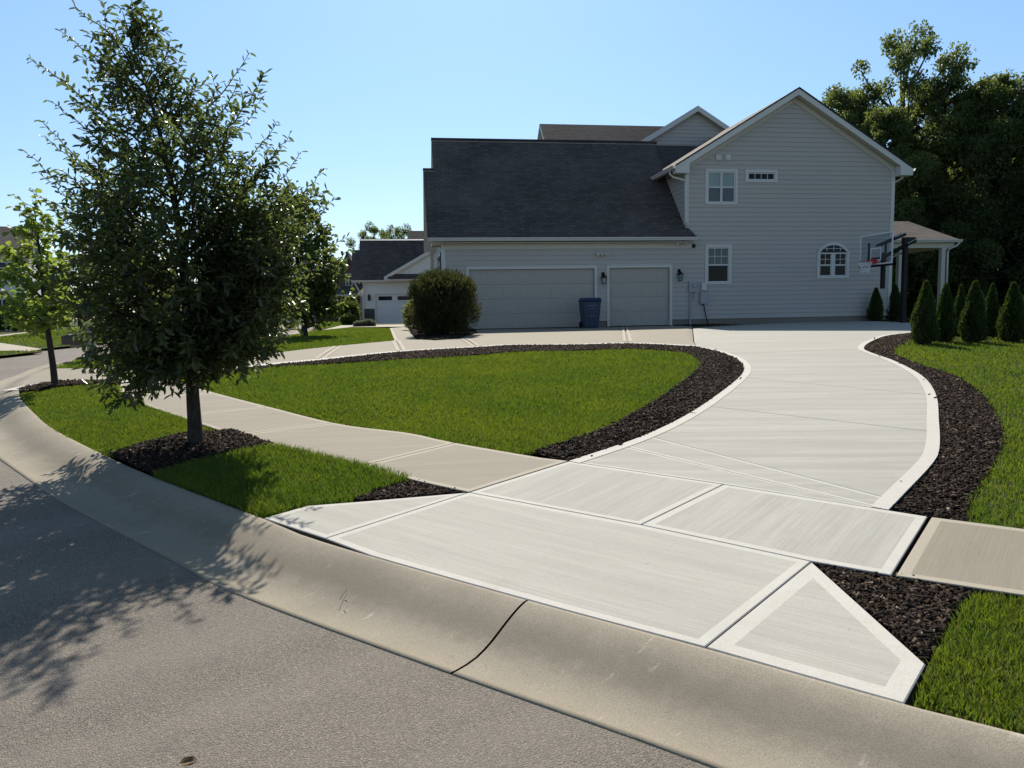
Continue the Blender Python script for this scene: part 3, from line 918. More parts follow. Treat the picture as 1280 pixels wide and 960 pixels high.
tag(link('grass', np_mesh('grass', np.concatenate(BV), [fq, ft], M['grass'], {'rnd': np.concatenate(BA), 'up': np.concatenate(BU)})), 'short sunlit green grass blades covering the lawns', 'grass', kind='stuff')
del BV, BA, BU, fq, ft

# ------------------------------------------------------------------ house
HA = R(8.3)
HU = np.array([math.cos(HA), math.sin(HA), 0]); HV = np.array([-math.sin(HA), math.cos(HA), 0])
HP = gnd(838, 406.5, S_OFF)
def W(px, py, v=0.0):
    r = ray(px, py); q0 = HP + HV * v
    t = np.dot(q0 - CAM, HV) / np.dot(r, HV); q = CAM + r * t - HP
    return float(np.dot(q, HU)), float(q[2])
def WU(px, py, u):
    r = ray(px, py); q0 = HP + HU * u
    t = np.dot(q0 - CAM, HU) / np.dot(r, HU); q = CAM + r * t - HP
    return float(np.dot(q, HV)), float(q[2])
house = empty('house', HP.tolist(), HA, 'large greige sided house with dark shingle roofs, two taupe garage doors and a gabled wing', 'house')

def uv_box(me, scale=1.0):
    """uv in metres: along the dominant horizontal direction and up"""
    uvl = me.uv_layers.new(name='UVMap')
    for p in me.polygons:
        n = p.normal
        if abs(n.z) > .95: a, b = Vector((1, 0, 0)), Vector((0, 1, 0))
        else:
            a = Vector((0, 0, 1)).cross(n).normalized(); b = n.cross(a).normalized()
        for li in p.loop_indices:
            c = me.vertices[me.loops[li].vertex_index].co
            uvl.data[li].uv = (c.dot(a) * scale, c.dot(b) * scale)

def lap_siding(mb, uL, uR, z0, z1, v, openings=(), expo=.18, lo=None, hi=None, axis='u', facing=-1):
    """clapboards as real laps. lo/hi: functions z -> left/right limit; openings: (u0,u1,z0,z1)"""
    n = int(math.ceil((z1 - z0) / expo))
    def pt(u, d, z):
        return (u, v + facing * d, z) if axis == 'u' else (v + facing * d, u, z)
    for k in range(n):
        a, b = z0 + k * expo, min(z1, z0 + (k + 1) * expo)
        # split vertically at openings
        cuts = sorted({a, b} | {z for o_ in openings for z in (o_[2], o_[3]) if a + .004 < z < b - .004})
        for c, d in zip(cuts[:-1], cuts[1:]):
            def lim(z):
                return (lo(z) if lo else uL), (hi(z) if hi else uR)
            l0, r0 = lim(c); l1, r1 = lim(d)
            if r0 - l0 < .01: continue
            if r1 < l1: l1 = r1 = (l1 + r1) / 2
            ivs = [(l0, r0)]
            mid = (c + d) / 2
            for o_ in openings:
                if o_[2] < mid < o_[3]:
                    nv = []
                    for s, e in ivs:
                        if o_[0] > s: nv.append((s, min(e, o_[0])))
                        if o_[1] < e: nv.append((max(s, o_[1]), e))
                    ivs = [q for q in nv if q[1] - q[0] > .005]
            for s, e in ivs:
                s1 = max(s, l1) if s == l0 else s; e1 = min(e, r1) if e == r0 else e
                if s == l0: s1 = l1
                if e == r0: e1 = r1
                dc = .024 * (1 - (c - a) / expo); dd = .024 * (1 - (d - a) / expo)
                q = [pt(s, dc + .002, c), pt(e, dc + .002, c), pt(e1, dd + .002, d), pt(s1, dd + .002, d)]
                mb.poly(q if (facing < 0) == (axis == 'u') else q[::-1])
                if abs(c - a) < 1e-6:
                    q = [pt(s, 0, c), pt(e, 0, c), pt(e, dc + .002, c), pt(s, dc + .002, c)]
                    mb.poly(q)

UL, UR = W(553, 340)[0], W(1114, 330)[0]          # left garage corner, right corner of the wing
UWL = W(857, 225)[0]                               # left face of the upper wing
pk = W(995, 113)
GZ = .5 * (W(823, 215.5, -.36)[1] + W(1132, 206.5, -.36)[1]) + .10                                          # wing eave height at the roof edge
UPK = .5 * (UWL + UR)
GS = (pk[1] - GZ) / (UR + .55 - UPK)
PITCH = 1.06
EZ, EV = W(700, 298)[1], -.38                      # top of garage gutter
def garage_roof_z(v): return EZ + PITCH * (v - EV)

# openings
dA = (W(586, 341)[0], W(743, 338)[0], 0.0, 2.23)
dB = (W(761.5, 337)[0], W(837, 336)[0], 0.0, 2.24)
w1 = (W(881.5, 212)[0], W(922, 212)[0], W(900, 256)[1], W(900, 211.5)[1])
w2 = (W(931.5, 220)[0], W(971.5, 220)[0], W(951, 228)[1], W(951, 212.5)[1])
w3 = (W(881, 330)[0], W(914, 330)[0], W(897, 355.5)[1], W(897, 306)[1])
w4 = (W(1021, 326)[0], W(1061, 326)[0], W(1041, 348)[1], W(1041, 303)[1])
OPEN = [dA, dB, w1, w2, w3, (w4[0], w4[1], w4[2], w4[3] - .32)]
FND = .22                                          # foundation strip under the siding

wall = MB()
# front: garage part up to the frieze, wing part with its gable
lap_siding(wall, UL, UWL, FND, EZ - .16, 0, OPEN)
rk = lambda z: max(0.0, (z - (GZ + .30)) / GS)
lap_siding(wall, UWL, UR, FND, pk[1] - .12, 0, OPEN, lo=lambda z: max(UWL, UPK - (pk[1] - .10 - z) / GS), hi=lambda z: min(UR, UPK + (pk[1] - .10 - z) / GS))
# left face of the wing above the garage roof
lap_siding(wall, -.0, 9.0, EZ - .2, GZ + .25, UWL, axis='v', facing=-1)
# right face and back
wall.poly([(UR, 0, 0), (UR, 11, 0), (UR, 11, GZ + .3), (UR, 0, GZ + .3)])
wall.poly([(UWL, 11, 0), (UR, 11, 0), (UR, 11, GZ + .3), (UPK, 11, pk[1]), (UWL, 11, GZ + .3)])
# garage left face
lap_siding(wall, 0, 7.0, FND, 3.3, UL, axis='v', facing=-1, openings=[(.55, 2.0, .7, 2.95)])
wall.poly([(UL, 11, 0), (UWL, 11, 0), (UWL, 11, 4), (UL, 11, 4)])
wo_ = wall.build('wall', M['siding'], house)
for bx_ in ((UL + .01, dA[0] - .11, .004, .2), (dA[1] + .11, dB[0] - .11, .004, .2), (dB[1] + .11, UR - .005, .004, .2), (UL + .006, UL + .2, .21, 7.0)):
    fd = MB(); fd.box(*bx_, -.2, FND); fd.build('foundation', M['foundation'], house)

# roofs
def slab_roof(mb, quad, th=.16, edge=1):
    q = [np.array(p, float) for p in quad]
    n = np.cross(q[1] - q[0], q[2] - q[1]); n /= np.linalg.norm(n)
    if n[2] < 0: n = -n
    top = q; bot = [p - n * th for p in q]
    b = len(mb.v)
    mb.v += [tuple(p) for p in top] + [tuple(p) for p in bot]
    k = len(q)
    mb.f.append(tuple(b + i for i in range(k))); mb.m.append(0)
    mb.f.append(tuple(b + k + i for i in reversed(range(k)))); mb.m.append(1)
    for i in range(k):
        j = (i + 1) % k
        mb.f.append((b + i, b + k + i, b + k + j, b + j)); mb.m.append(edge)
def roof_build(mb, name, parent, mats=None):
    me = mb.mesh(name, mats or [M['shingle'], M['trim']])
    bm_fix(me); uv_box(me)
    return link(name, me, parent)
def bm_fix(me):
    import bmesh
    bm = bmesh.new(); bm.from_mesh(me)
    bmesh.ops.recalc_face_normals(bm, faces=bm.faces); bm.to_mesh(me); bm.free()

# where the ridge of the garage roof is: the front slope seen at (600,175)
def ridge_v(px, py, u):
    r = ray(px, py)
    n = np.array([0, -PITCH, 1.0]); n = HU * n[0] + HV * n[1] + np.array([0, 0, 1.0])
    q0 = HP + HV * EV + np.array([0, 0, EZ])
    t = np.dot(q0 - CAM, n) / np.dot(r, n); q = CAM + r * t - HP
    return float(np.dot(q, HV)), float(q[2]), float(np.dot(q, HU))
RV, RZ, RU0 = ridge_v(539, 173.5, 0)
LV, LZ, LU0 = ridge_v(531.5, 211, 0)
print('ridge', RV, RZ, RU0, LV, LZ, LU0, 'wing', UWL, UR, pk, GZ, GS)
E0 = W(534.5, 300, EV)[0]
r1 = MB()
slab_roof(r1, [(E0, EV, EZ), (UWL, EV, EZ), (UWL, RV, RZ), (RU0, RV, RZ), (RU0, LV, LZ), (E0, LV, LZ)], .16, 0)
slab_roof(r1, [(UWL + .0, 0.0, garage_roof_z(0) - .001), (UWL, EV, EZ - .001), (UWL + .33, EV, EZ - .001), (UWL + .12, 0.0, garage_roof_z(0) - .001)])
slab_roof(r1, [(RU0, RV + .002, RZ), (UWL, RV + .002, RZ), (UWL, 2 * RV, EZ), (RU0, 2 * RV, EZ)], .16, 0)
slab_roof(r1, [(E0, LV + .002, LZ), (RU0 - .004, LV + .002, LZ), (RU0 - .004, 2 * LV, EZ), (E0, 2 * LV, EZ)], .16, 0)
roof_build(r1, 'roof', house)
gb = MB()   # gable triangles of the garage end
gb.poly([(UL, 0, 3.2), (UL, 2 * LV, 3.2), (UL, LV, LZ - .25)])
gb.poly([(RU0 + .28, 0, 3.2), (RU0 + .28, 2 * RV, 3.2), (RU0 + .28, RV, RZ - .25)])
gb.build('gable_end', M['siding'], house)
# ridge cap and rake boards
cap = MB()
cap.tube([(RU0 - .01, RV, RZ - .02), (UWL + .2, RV, RZ - .02)], .07, 6)
cap.tube([(E0 - .01, LV, LZ - .03), (RU0, LV, LZ - .03)], .06, 6)
cap.build('ridge_cap', M['shingle'], house)

wr = MB()
FV = -.36
LE, RE = UWL - .55, UR + .55
zl = lambda u: pk[1] - abs(u - UPK) * GS
slab_roof(wr, [(LE, FV, zl(LE)), (UPK, FV, pk[1]), (UPK, 11.3, pk[1]), (LE, 11.3, zl(LE))])
slab_roof(wr, [(UPK, FV + .001, pk[1]), (RE, FV + .001, zl(RE)), (RE, 11.3, zl(RE)), (UPK, 11.3, pk[1])])
roof_build(wr, 'roof', house)
# dark shingle lip and white rake fascia of the wing, frieze against the wall
fa = MB(); lip = MB(); fr = MB(); so = MB()
for s in (-1, 1):
    e = LE if s < 0 else RE
    a0, a1 = (e, zl(e)), (UPK, pk[1])
    def strip(mb, off0, off1, v0, v1, ins=0.0):
        A0 = (a0[0] - s * ins, zl(a0[0] - s * ins))
        mb.prism([(A0[0], v0, A0[1] - off0), (a1[0], v0, a1[1] - off0), (a1[0], v0, a1[1] - off1), (A0[0], v0, A0[1] - off1)], (0, v1 - v0, 0))
    strip(fa, .045, .27, FV - .028, FV - .003)
    strip(lip, -.02, .042, FV - .05, FV - .004)
    strip(fr, .24, .46, -.045, -.02, .55)
    strip(so, .19, .215, FV, -.0, .0)
fa.build('rake_board', M['trim'], house); lip.build('drip_edge', M['black'], house); fr.build('frieze_board', M['soffit'], house); so.build('soffit', M['soffit'], house)
# boxed eave returns
br = MB()
br.prism([(UR, FV - .03, zl(UR) - .26), (RE - .02, FV - .03, zl(RE) - .06), (RE - .02, FV - .03, zl(RE) - .30), (UR, FV - .03, zl(RE) - .30)], (0, .33, 0))
br.build('eave_return', M['trim'], house); br = MB()
br.prism([(UWL, FV - .03, zl(UWL) - .26), (LE + .02, FV - .03, zl(LE) - .06), (LE + .02, FV - .03, zl(LE) - .30), (UWL, FV - .03, zl(LE) - .30)], (0, .33, 0))
br.build('eave_return', M['trim'], house)
# corner boards
for u0, u1, z0, z1, lab in ((UL - .03, UL + .12, FND, 3.3, 0), (UR - .12, UR + .03, FND, zl(UR) - .25, 0), (UWL - .028, UWL + .12, garage_roof_z(0) + .1, zl(UWL) - .25, 0)):
    m = MB(); m.box(u0, u1, -.035, .06, z0, z1); m.build('corner_board', M['trim'], house, bevel=.004)
# garage eave: frieze, soffit, gutter
m = MB(); m.box(UL + .1, UWL + .26, -.045, -.02, W(700, 311)[1], EZ - .17); m.build('frieze_board', M['soffit'], house)
m = MB(); m.box(E0 + .05, UWL + .28, EV + .04, -.046, EZ - .19, EZ - .165); m.build('soffit', M['soffit'], house)
def gutter(mb, P0, P1, out):
    P0, P1, out = np.array(P0, float), np.array(P1, float), np.array(out, float)
    up = np.array([0, 0, 1.0])
    pr = [(0, 0), (0, -.12), (.07, -.12), (.10, -.06), (.125, -.03), (.125, 0), (.115, 0), (.09, -.055), (.06, -.105), (.012, -.105), (.012, 0)]
    mb.prism([tuple(P0 + out * a + up * b) for a, b in pr], P1 - P0)
m = MB(); gutter(m, (E0, EV - .004, EZ - .01), (UWL + .33, EV - .004, EZ - .01), (0, -1, 0)); m.build('gutter', M['trim'], house)
m = MB(); gutter(m, (LE - .004, FV - .02, zl(LE) - .02), (LE - .004, 8, zl(LE) - .02), (-1, 0, 0)); m.build('gutter', M['trim'], house)
m = MB(); gutter(m, (RE + .004, FV - .02, zl(RE) - .02), (RE + .004, 8, zl(RE) - .02), (1, 0, 0)); m.build('gutter', M['trim'], house)
# downspouts
def downspout(P, r=.04):
    m = MB(); m.tube(P, r, 8); m.build('downspout', M['trim'], house, smooth=True)
dz = zl(LE) - .14
downspout([(LE - .07, .05, dz), (LE - .07, .05, dz - .12), (LE + .05, -.0, dz - .25), (UWL - .08, -.06, dz - .36), (UWL - .04, -.075, dz - .45), (UWL - .04, -.075, garage_roof_z(0) + .25), (UWL - .0, -.12, garage_roof_z(0) + .12)])
dz = zl(RE) - .14
downspout([(RE + .06, .3, dz), (RE + .04, .3, dz - .15), (UR + .12, .3, dz - .38), (UR + .08, .3, dz - .5), (UR + .08, .3, .1)])
# left of the garage: short eave return and window with shutters in the side wall
m = MB(); m.box(UL - .35, UL - .004, -.25, .9, 3.13, 3.3); m.build('eave_return', M['soffit'], house)
sw = MB(); sw.box(UL - .05, UL - .004, .62, 1.9, .75, 2.9); swo = sw.build('window', M['trim'], house)
m = MB(); m.box(UL - .058, UL - .052, .72, 1.8, .85, 2.8); m.build('pane', M['glass'], swo)
for a in (.22, 1.93):
    m = MB(); m.box(UL - .05, UL - .003, a, a + .36, .75, 2.9)
    for k in range(14): m.box(UL - .06, UL - .05, a + .04, a + .32, .85 + k * .142, .95 + k * .142)
    m.build('shutter', M['black'], house)

# garage doors
def garage_door(o, cols):
    u0, u1, z0, z1 = o
    t = MB()
    c = .10
    t.box(u0 - c, u0, -.04, .10, 0.0, z1 + c); t.box(u1, u1 + c, -.04, .10, 0.0, z1 + c); t.box(u0, u1, -.04, .10, z1, z1 + c)
    t.box(u0 - c - .03, u1 + c + .03, -.055, .0, z1 + c + .002, z1 + c + .035)
    d = MB()
    hh = (z1 - .02) / 4
    w_ = (u1 - u0) / cols
    for r_ in range(4):
        d.box(u0 + .01, u1 - .01, .082, .12, .015 + r_ * hh, .015 + (r_ + 1) * hh - .007)
        for k in range(cols):
            d.box(u0 + k * w_ + .10, u0 + (k + 1) * w_ - .10, .072, .081, .015 + r_ * hh + .09, .015 + (r_ + 1) * hh - .10)
    d.box(u0, u1, .125, .17, .0, z1)
    do = d.build('garage_door', M['door'], house, bevel=.003)
    s = MB(); s.box(u0, u1, .07, .13, .001, .014); s.build('seal', M['black'], do)
    t.build('door_casing', M['trim'], house, bevel=.004)
garage_door(dA, 8); garage_door(dB, 4)

# windows
def window(o, parent, cols=1, rows=2, grid=None, pane_up='glass', pane_dn='glass', casing=.10, sill=True):
    u0, u1, z0, z1 = o
    c = casing
    k = MB()
    k.box(u0, u0 + c, -.045, .05, z0, z1); k.box(u1 - c, u1, -.045, .05, z0, z1)
    k.box(u0 + c, u1 - c, -.045, .05, z1 - c, z1); k.box(u0 + c, u1 - c, -.05, .05, z0, z0 + c * .8)
    wn_ = k.build('window', M['trim'], parent, bevel=.004)
    a0, a1, b0, b1 = u0 + c, u1 - c, z0 + c * .8, z1 - c
    s = MB(); f_ = .045
    cw = (a1 - a0) / cols
    for q in range(cols):
        x0, x1 = a0 + q * cw, a0 + (q + 1) * cw
        s.box(x0 + .001, x0 + f_, -.015, .045, b0 + .001, b1 - .001); s.box(x1 - f_, x1 - .001, -.015, .045, b0 + .001, b1 - .001)
        s.box(x0 + f_, x1 - f_, -.015, .045, b0 + .001, b0 + f_); s.box(x0 + f_, x1 - f_, -.015, .045, b1 - f_, b1 - .001)
        if rows == 2: s.box(x0 + f_, x1 - f_, -.02, .045, (b0 + b1) / 2 - .03, (b0 + b1) / 2 + .03)
    s.build('sash', M['trim'], wn_)
    mid = (b0 + b1) / 2 if rows == 2 else b0
    p = MB(); p.box(a0 + .01, a1 - .01, .02, .03, mid, b1 - .01); p.build('pane', M[pane_up], wn_)
    if rows == 2:
        p = MB(); p.box(a0 + .01, a1 - .01, .024, .034, b0 + .01, mid); p.build('pane', M[pane_dn], wn_)
    if grid:
        gc, gr = grid; g = MB()
        for q in range(cols):
            x0, x1 = a0 + q * cw + f_, a0 + (q + 1) * cw - f_
            t0, t1 = (mid + .03 if rows == 2 else b0 + f_), b1 - f_
            for i in range(1, gc):
                xx = x0 + (x1 - x0) * i / gc; g.box(xx - .011, xx + .011, .004, .018, t0, t1)
                if gr == 1 and i < gc - 1: g.build('muntin', M['trim'], wn_); g = MB()
            for i in range(1, gr): zz = t0 + (t1 - t0) * i / gr; g.box(x0, x1, .005, .017, zz - .011, zz + .011)
        g.build('muntin', M['trim'], wn_)
    return wn_
window(w1, house, 2, 2, None, 'glass_blind', 'glass_grey')
window(w2, house, 1, 1, (4, 1), 'glass', 'glass')
window(w3, house, 1, 2, (3, 2), 'glass_grey', 'glass')
# arched window: two sashes under an arched light
u0, u1, z0, z1 = w4
zs = z1 - .40
k = MB()
c = .11
k.box(u0, u0 + c, -.045, .05, z0, zs); k.box(u1 - c, u1, -.045, .05, z0, zs); k.box(u0 + c, u1 - c, -.05, .05, z0, z0 + .09)
def arch_pts(uA, uB, zb, zt, n=20):
    h_ = zt - zb; w_ = (uB - uA) / 2; Rr = (w_ * w_ + h_ * h_) / (2 * h_)
    cz = zt - Rr; cu = (uA + uB) / 2
    a = math.asin(min(1, w_ / Rr))
    return [(cu + Rr * math.sin(t), cz + Rr * math.cos(t)) for t in np.linspace(-a, a, n)]
oa = arch_pts(u0, u1, zs, z1); ia = arch_pts(u0 + c, u1 - c, zs, z1 - c)
for i in range(len(oa) - 1):
    k.prism([(oa[i][0], -.045, oa[i][1]), (oa[i + 1][0], -.045, oa[i + 1][1]), (ia[i + 1][0], -.045, ia[i + 1][1]), (ia[i][0], -.045, ia[i][1])], (0, .095, 0))
aw = k.build('window', M['trim'], house)
s = MB()
a0, a1 = u0 + c, u1 - c; mu = (a0 + a1) / 2
s.box(a0, a1, -.025, .045, zs - .06, zs + .05); s.box(mu - .06, mu + .06, -.025, .045, z0 + .09, zs - .06)
zm = (z0 + .09 + zs - .06) / 2
for x0, x1 in ((a0, mu - .06), (mu + .06, a1)):
    s.box(x0, x0 + .04, -.012, .044, z0 + .09, zs - .06); s.box(x1 - .04, x1, -.012, .044, z0 + .09, zs - .06)
    s.box(x0 + .04, x1 - .04, -.012, .044, z0 + .09, z0 + .13); s.box(x0 + .04, x1 - .04, -.012, .044, zm - .03, zm + .03)
s.build('sash', M['trim'], aw)
g = MB()
for x0, x1 in ((a0, mu - .06), (mu + .06, a1)):
    g.box((x0 + x1) / 2 - .01, (x0 + x1) / 2 + .01, .004, .018, zm + .03, zs - .06); g.box(x0 + .04, x1 - .04, .005, .017, (zm + zs) / 2 - .03, (zm + zs) / 2 - .01)
    g.build('muntin', M['trim'], aw); g = MB()
for q in (.25, .5, .75):
    x = a0 + (a1 - a0) * q; g.box(x - .01, x + .01, -.046, -.0365, zs + .05, z1 - c - (.09 if q != .5 else .01)); g.build('muntin', M['trim'], aw); g = MB()
g.box(a0 + .1, a1 - .1, -.045, -.037, zs + .145, zs + .162)
g.build('muntin', M['trim'], aw)
p = MB(); p.box(a0, a1, .022, .032, z0 + .05, zs); p.build('pane', M['glass'], aw)
p = MB(); p.prism([(x, -.036, z) for x, z in ia], (0, .006, 0)); p.build('pane', M['glass'], aw)

# wall lanterns, flood lights, vents, meters
def lantern(u, z):
    m = MB()
    m.box(u - .06, u + .06, -.03, -.018, z - .02, z + .20)
    m.tube([(u, -.03, z + .12), (u, -.12, z + .20), (u, -.16, z + .14)], .014, 6)
    b = [(u - .10, -.26, z - .0), (u + .10, -.26, z), (u + .10, -.06, z), (u - .10, -.06, z)]
    t_ = (u, -.16, z + .13)
    for i in range(4): m.poly([b[i], b[(i + 1) % 4], t_])
    m.poly(b[::-1])
    for sx in (-1, 1):
        for sy in (-1, 1):
            m.tube([(u + sx * .085, -.16 + sy * .085, z), (u + sx * .055, -.16 + sy * .055, z - .24)], .009, 5)
    m.box(u - .065, u + .065, -.225, -.095, z - .255, z - .235)
    lo_ = m.build('wall_lantern', M['black'], house)
    g = MB(); g.v += [(u + sx * .075, -.16 + sy * .075, z - .004) for sx, sy in ((-1, -1), (1, -1), (1, 1), (-1, 1))] + [(u + sx * .05, -.16 + sy * .05, z - .235) for sx, sy in ((-1, -1), (1, -1), (1, 1), (-1, 1))]
    for i in range(4): g.f.append((i, (i + 1) % 4, 4 + (i + 1) % 4, 4 + i)); g.m.append(0)
    g.build('lantern_glass', M['clear'], lo_)
for px, py in ((753.5, 347), (848.5, 343)):
    u, z = W(px, py); lantern(u, z)
def flood(u, z, v=-.02):
    m = MB(); m.tube([(u, v - .01, z), (u, v - .05, z)], .06, 12)
    for s in (-1, 1):
        m.tube([(u, v - .05, z), (u + s * .07, v - .09, z + .02), (u + s * .10, v - .10, z + .02)], .015, 6)
        m.tube([(u + s * .10, v - .08, z + .03), (u + s * .19, v - .18, z - .0)], [.045, .065], 10)
    m.tube([(u, v - .06, z - .05), (u, v - .12, z - .09)], [.03, .035], 8)
    m.build('flood_light', M['trim'], house)
u, z = W(752, 318); flood(u, z)
u, z = W(850, 304.5); flood(u, z, -.06)
for px, py in ((897.5, 197.5), (909.5, 197.5)):
    u, z = W(px, py); m = MB(); m.box(u - .11, u + .11, -.07, -.012, z - .11, z + .11); m.box(u - .08, u + .08, -.10, -.071, z - .08, z + .02); m.build('dryer_vent', M['trim'], house, bevel=.008)
u, z = W(866.5, 307.5); m = MB(); m.box(u - .05, u + .05, -.10, -.012, z - .07, z + .07); m.tube([(u, -.10, z - .02), (u, -.16, z - .04)], .03, 8); m.build('security_camera', M['black'], house)
mu, mz = W(865, 358)
m = MB(); m.box(mu - .16, mu + .17, -.13, -.012, mz - .22, mz + .20)
m.tube([(mu + .05, -.13, mz + .03), (mu + .05, -.19, mz + .03)], .085, 14)
mo_ = m.build('electric_meter', M['greymetal'], house, bevel=.006)
m = MB(); m.tube([(mu - .09, -.06, mz - .22), (mu - .09, -.06, -.05)], .04, 8); m.tube([(mu + .05, -.06, mz - .22), (mu + .05, -.06, mz - .5)], .015, 6); m.build('conduit', M['greymetal'], mo_)
u, z = W(879, 371.5); m = MB(); m.box(u - .17, u + .12, -.16, -.012, z - .26, z + .20); b1 = m.build('utility_box', M['greymetal'], house, bevel=.01)
m = MB(); m.tube([(u - .02, -.08, z - .26), (u + .10, -.08, z - .8), (u + .20, -.10, -.05)], .02, 6); m.build('cable', M['black'], b1)
u2, z2 = W(879, 358.5); m = MB(); m.box(u2 - .11, u2 + .10, -.12, -.012, z2 - .14, z2 + .16); m.build('utility_box', M['trim'], house, bevel=.008)

# roofs rising behind the garage
B3 = 9.0
ra = W(674.5, 154.5, B3); rb = W(830, 158, B3)
b3 = MB()
zr = (ra[1] + rb[1]) / 2
slab_roof(b3, [(ra[0], B3 - 4.5, zr - 4.5 * .9), (rb[0] + 3, B3 - 4.5, zr - 4.5 * .9), (rb[0] + 3, B3, zr), (ra[0], B3, zr)])
slab_roof(b3, [(ra[0], B3 + .002, zr), (rb[0] + 3, B3 + .002, zr), (rb[0] + 3, B3 + 5, zr - 4.5), (ra[0], B3 + 5, zr - 4.5)], .16, 0)
roof_build(b3, 'roof', house)
m = MB(); m.poly([(ra[0] + .3, B3 - 4.0, zr - 4.0), (ra[0] + .3, B3 + 4.5, zr - 4.4), (ra[0] + .3, B3, zr - .25)]); m.poly([(ra[0] + .3, 4.6, 0), (ra[0] + .3, 13.4, 0), (ra[0] + .3, 13.4, zr - 4.2), (ra[0] + .3, 4.6, zr - 4.2)]); m.build('gable_end', M['siding'], house)
GV = 7.6
gp = W(869.5, 134, GV); ge = W(800, 177, GV)
gs = (gp[1] - ge[1]) / (gp[0] - ge[0])
gg = MB()
lap_siding(gg, 0, 0, ge[1] - 1.2, gp[1] - .12, GV, lo=lambda z: gp[0] - (gp[1] - .1 - z) / gs, hi=lambda z: gp[0] + (gp[1] - .1 - z) / gs)
gg.build('gable_end', M['siding'], house)
gr = MB()
ew = gp[0] - ge[0] + 1.0
zz = lambda u: gp[1] - abs(u - gp[0]) * gs
slab_roof(gr, [(gp[0] - ew, GV - .3, zz(gp[0] - ew)), (gp[0], GV - .3, gp[1]), (gp[0], 12, gp[1]), (gp[0] - ew, 12, zz(gp[0] - ew))])
slab_roof(gr, [(gp[0], GV - .299, gp[1]), (gp[0] + ew, GV - .299, zz(gp[0] + ew)), (gp[0] + ew, 12, zz(gp[0] + ew)), (gp[0], 12, gp[1])])
roof_build(gr, 'roof', house)
rb_ = MB()
for s in (-1, 1):
    e = gp[0] + s * ew
    rb_.prism([(e, GV - .33, zz(e) - .06), (gp[0], GV - .33, gp[1] - .06), (gp[0], GV - .33, gp[1] - .27), (e, GV - .33, zz(e) - .27)], (0, .025, 0))
rb_.build('rake_board', M['trim'], house)

# porch at the right
PV = 2.2
pe = W(1199, 299, PV); pr0 = W(1139, 276, PV + 2.2); pl_ = UR + .05
pz = pe[1]
por = MB()
rzp = pr0[1]
slab_roof(por, [(pl_, PV, pz), (pe[0], PV, pz), (pr0[0], PV + 2.4, rzp), (pl_, PV + 2.4, rzp)], .12)
slab_roof(por, [(pe[0] + .001, PV + .001, pz), (pe[0] + .001, PV + 6, pz), (pr0[0] + .001, PV + 4.0, rzp), (pr0[0] + .001, PV + 2.4, rzp)], .12)
slab_roof(por, [(pl_, PV + 4.0, rzp), (pr0[0], PV + 4.0, rzp), (pe[0], PV + 6, pz), (pl_, PV + 6, pz)], .12)
roof_build(por, 'porch_roof', house)
m = MB(); m.box(pl_, pe[0] - .12, PV + .14, PV + .30, pz - .36, pz - .14); m.box(pe[0] - .30, pe[0] - .14, PV + .302, PV + 5.8, pz - .36, pz - .14); m.box(pl_, pe[0] - .31, PV + .31, PV + 5.8, pz - .20, pz - .16); m.build('porch_beam', M['soffit'], house)
m = MB(); gutter(m, (pl_, PV - .004, pz - .015), (pe[0] + .1, PV - .004, pz - .015), (0, -1, 0)); m.build('gutter', M['trim'], house)
for px in (1177, 1124):
    u, _ = W(px, 340, PV + .22)
    m = MB(); m.box(u - .10, u + .10, PV + .12, PV + .32, -.1, pz - .362); m.box(u - .14, u + .14, PV + .08, PV + .36, -.1, .25); m.box(u - .13, u + .13, PV + .09, PV + .35, pz - .46, pz - .37); m.build('porch_post', M['soffit'], house, bevel=.006)
u, _ = W(1181, 340, PV + .1)
downspout([(u + .55, PV - .05, pz - .13), (u + .50, PV - .0, pz - .25), (u + .12, PV + .06, pz - .42), (u + .08, PV + .06, pz - .55), (u + .08, PV + .06, .1)])

# ------------------------------------------------------------------ recycling bin
bp = gnd(737.5, 409.8, S_OFF)
bin_ = empty('recycling_bin', bp.tolist(), HA, 'blue wheeled recycling bin standing before the double garage door', 'bin')
def frustum(mb, w0, d0_, w1_, d1_, z0, z1, cy=0, mi=0):
    b = len(mb.v)
    mb.v += [(-w0, cy - d0_, z0), (w0, cy - d0_, z0), (w0, cy + d0_, z0), (-w0, cy + d0_, z0), (-w1_, cy - d1_, z1), (w1_, cy - d1_, z1), (w1_, cy + d1_, z1), (-w1_, cy + d1_, z1)]
    for q in ((0, 3, 2, 1), (4, 5, 6, 7), (0, 1, 5, 4), (1, 2, 6, 5), (2, 3, 7, 6), (3, 0, 4, 7)):
        mb.f.append(tuple(b + i for i in q)); mb.m.append(mi)
m = MB(); frustum(m, .265, .27, .335, .36, .02, .96); frustum(m, .35, .375, .35, .375, .962, 1.0); m.build('body', M['bin'], bin_, bevel=.02)
m = MB(); frustum(m, .365, .395, .30, .33, 1.004, 1.10); m.tube([(-.3, .42, 1.02), (.3, .42, 1.02)], .018, 8); m.build('lid', M['bin'], bin_, bevel=.018)
for s in (-1, 1):
    m = MB(); m.tube([(s * .27, .25, .12), (s * .33, .25, .12)], .12, 16); m.build('wheel', M['rubber'], bin_)
m = MB(); m.box(-.16, .16, -.372, -.352, .80, .835); m.box(-.10, .10, -.33, -.305, .44, .46)
for a in range(3):
    t0 = a * 2.094 + 1.57
    P3 = [(.10 * math.cos(t0 + q), -.345 - .0, .63 + .10 * math.sin(t0 + q)) for q in np.linspace(-.75, .75, 7)]
    m.tube(P3, .013, 5)
m.build('moulded_mark', M['binmark'], bin_)

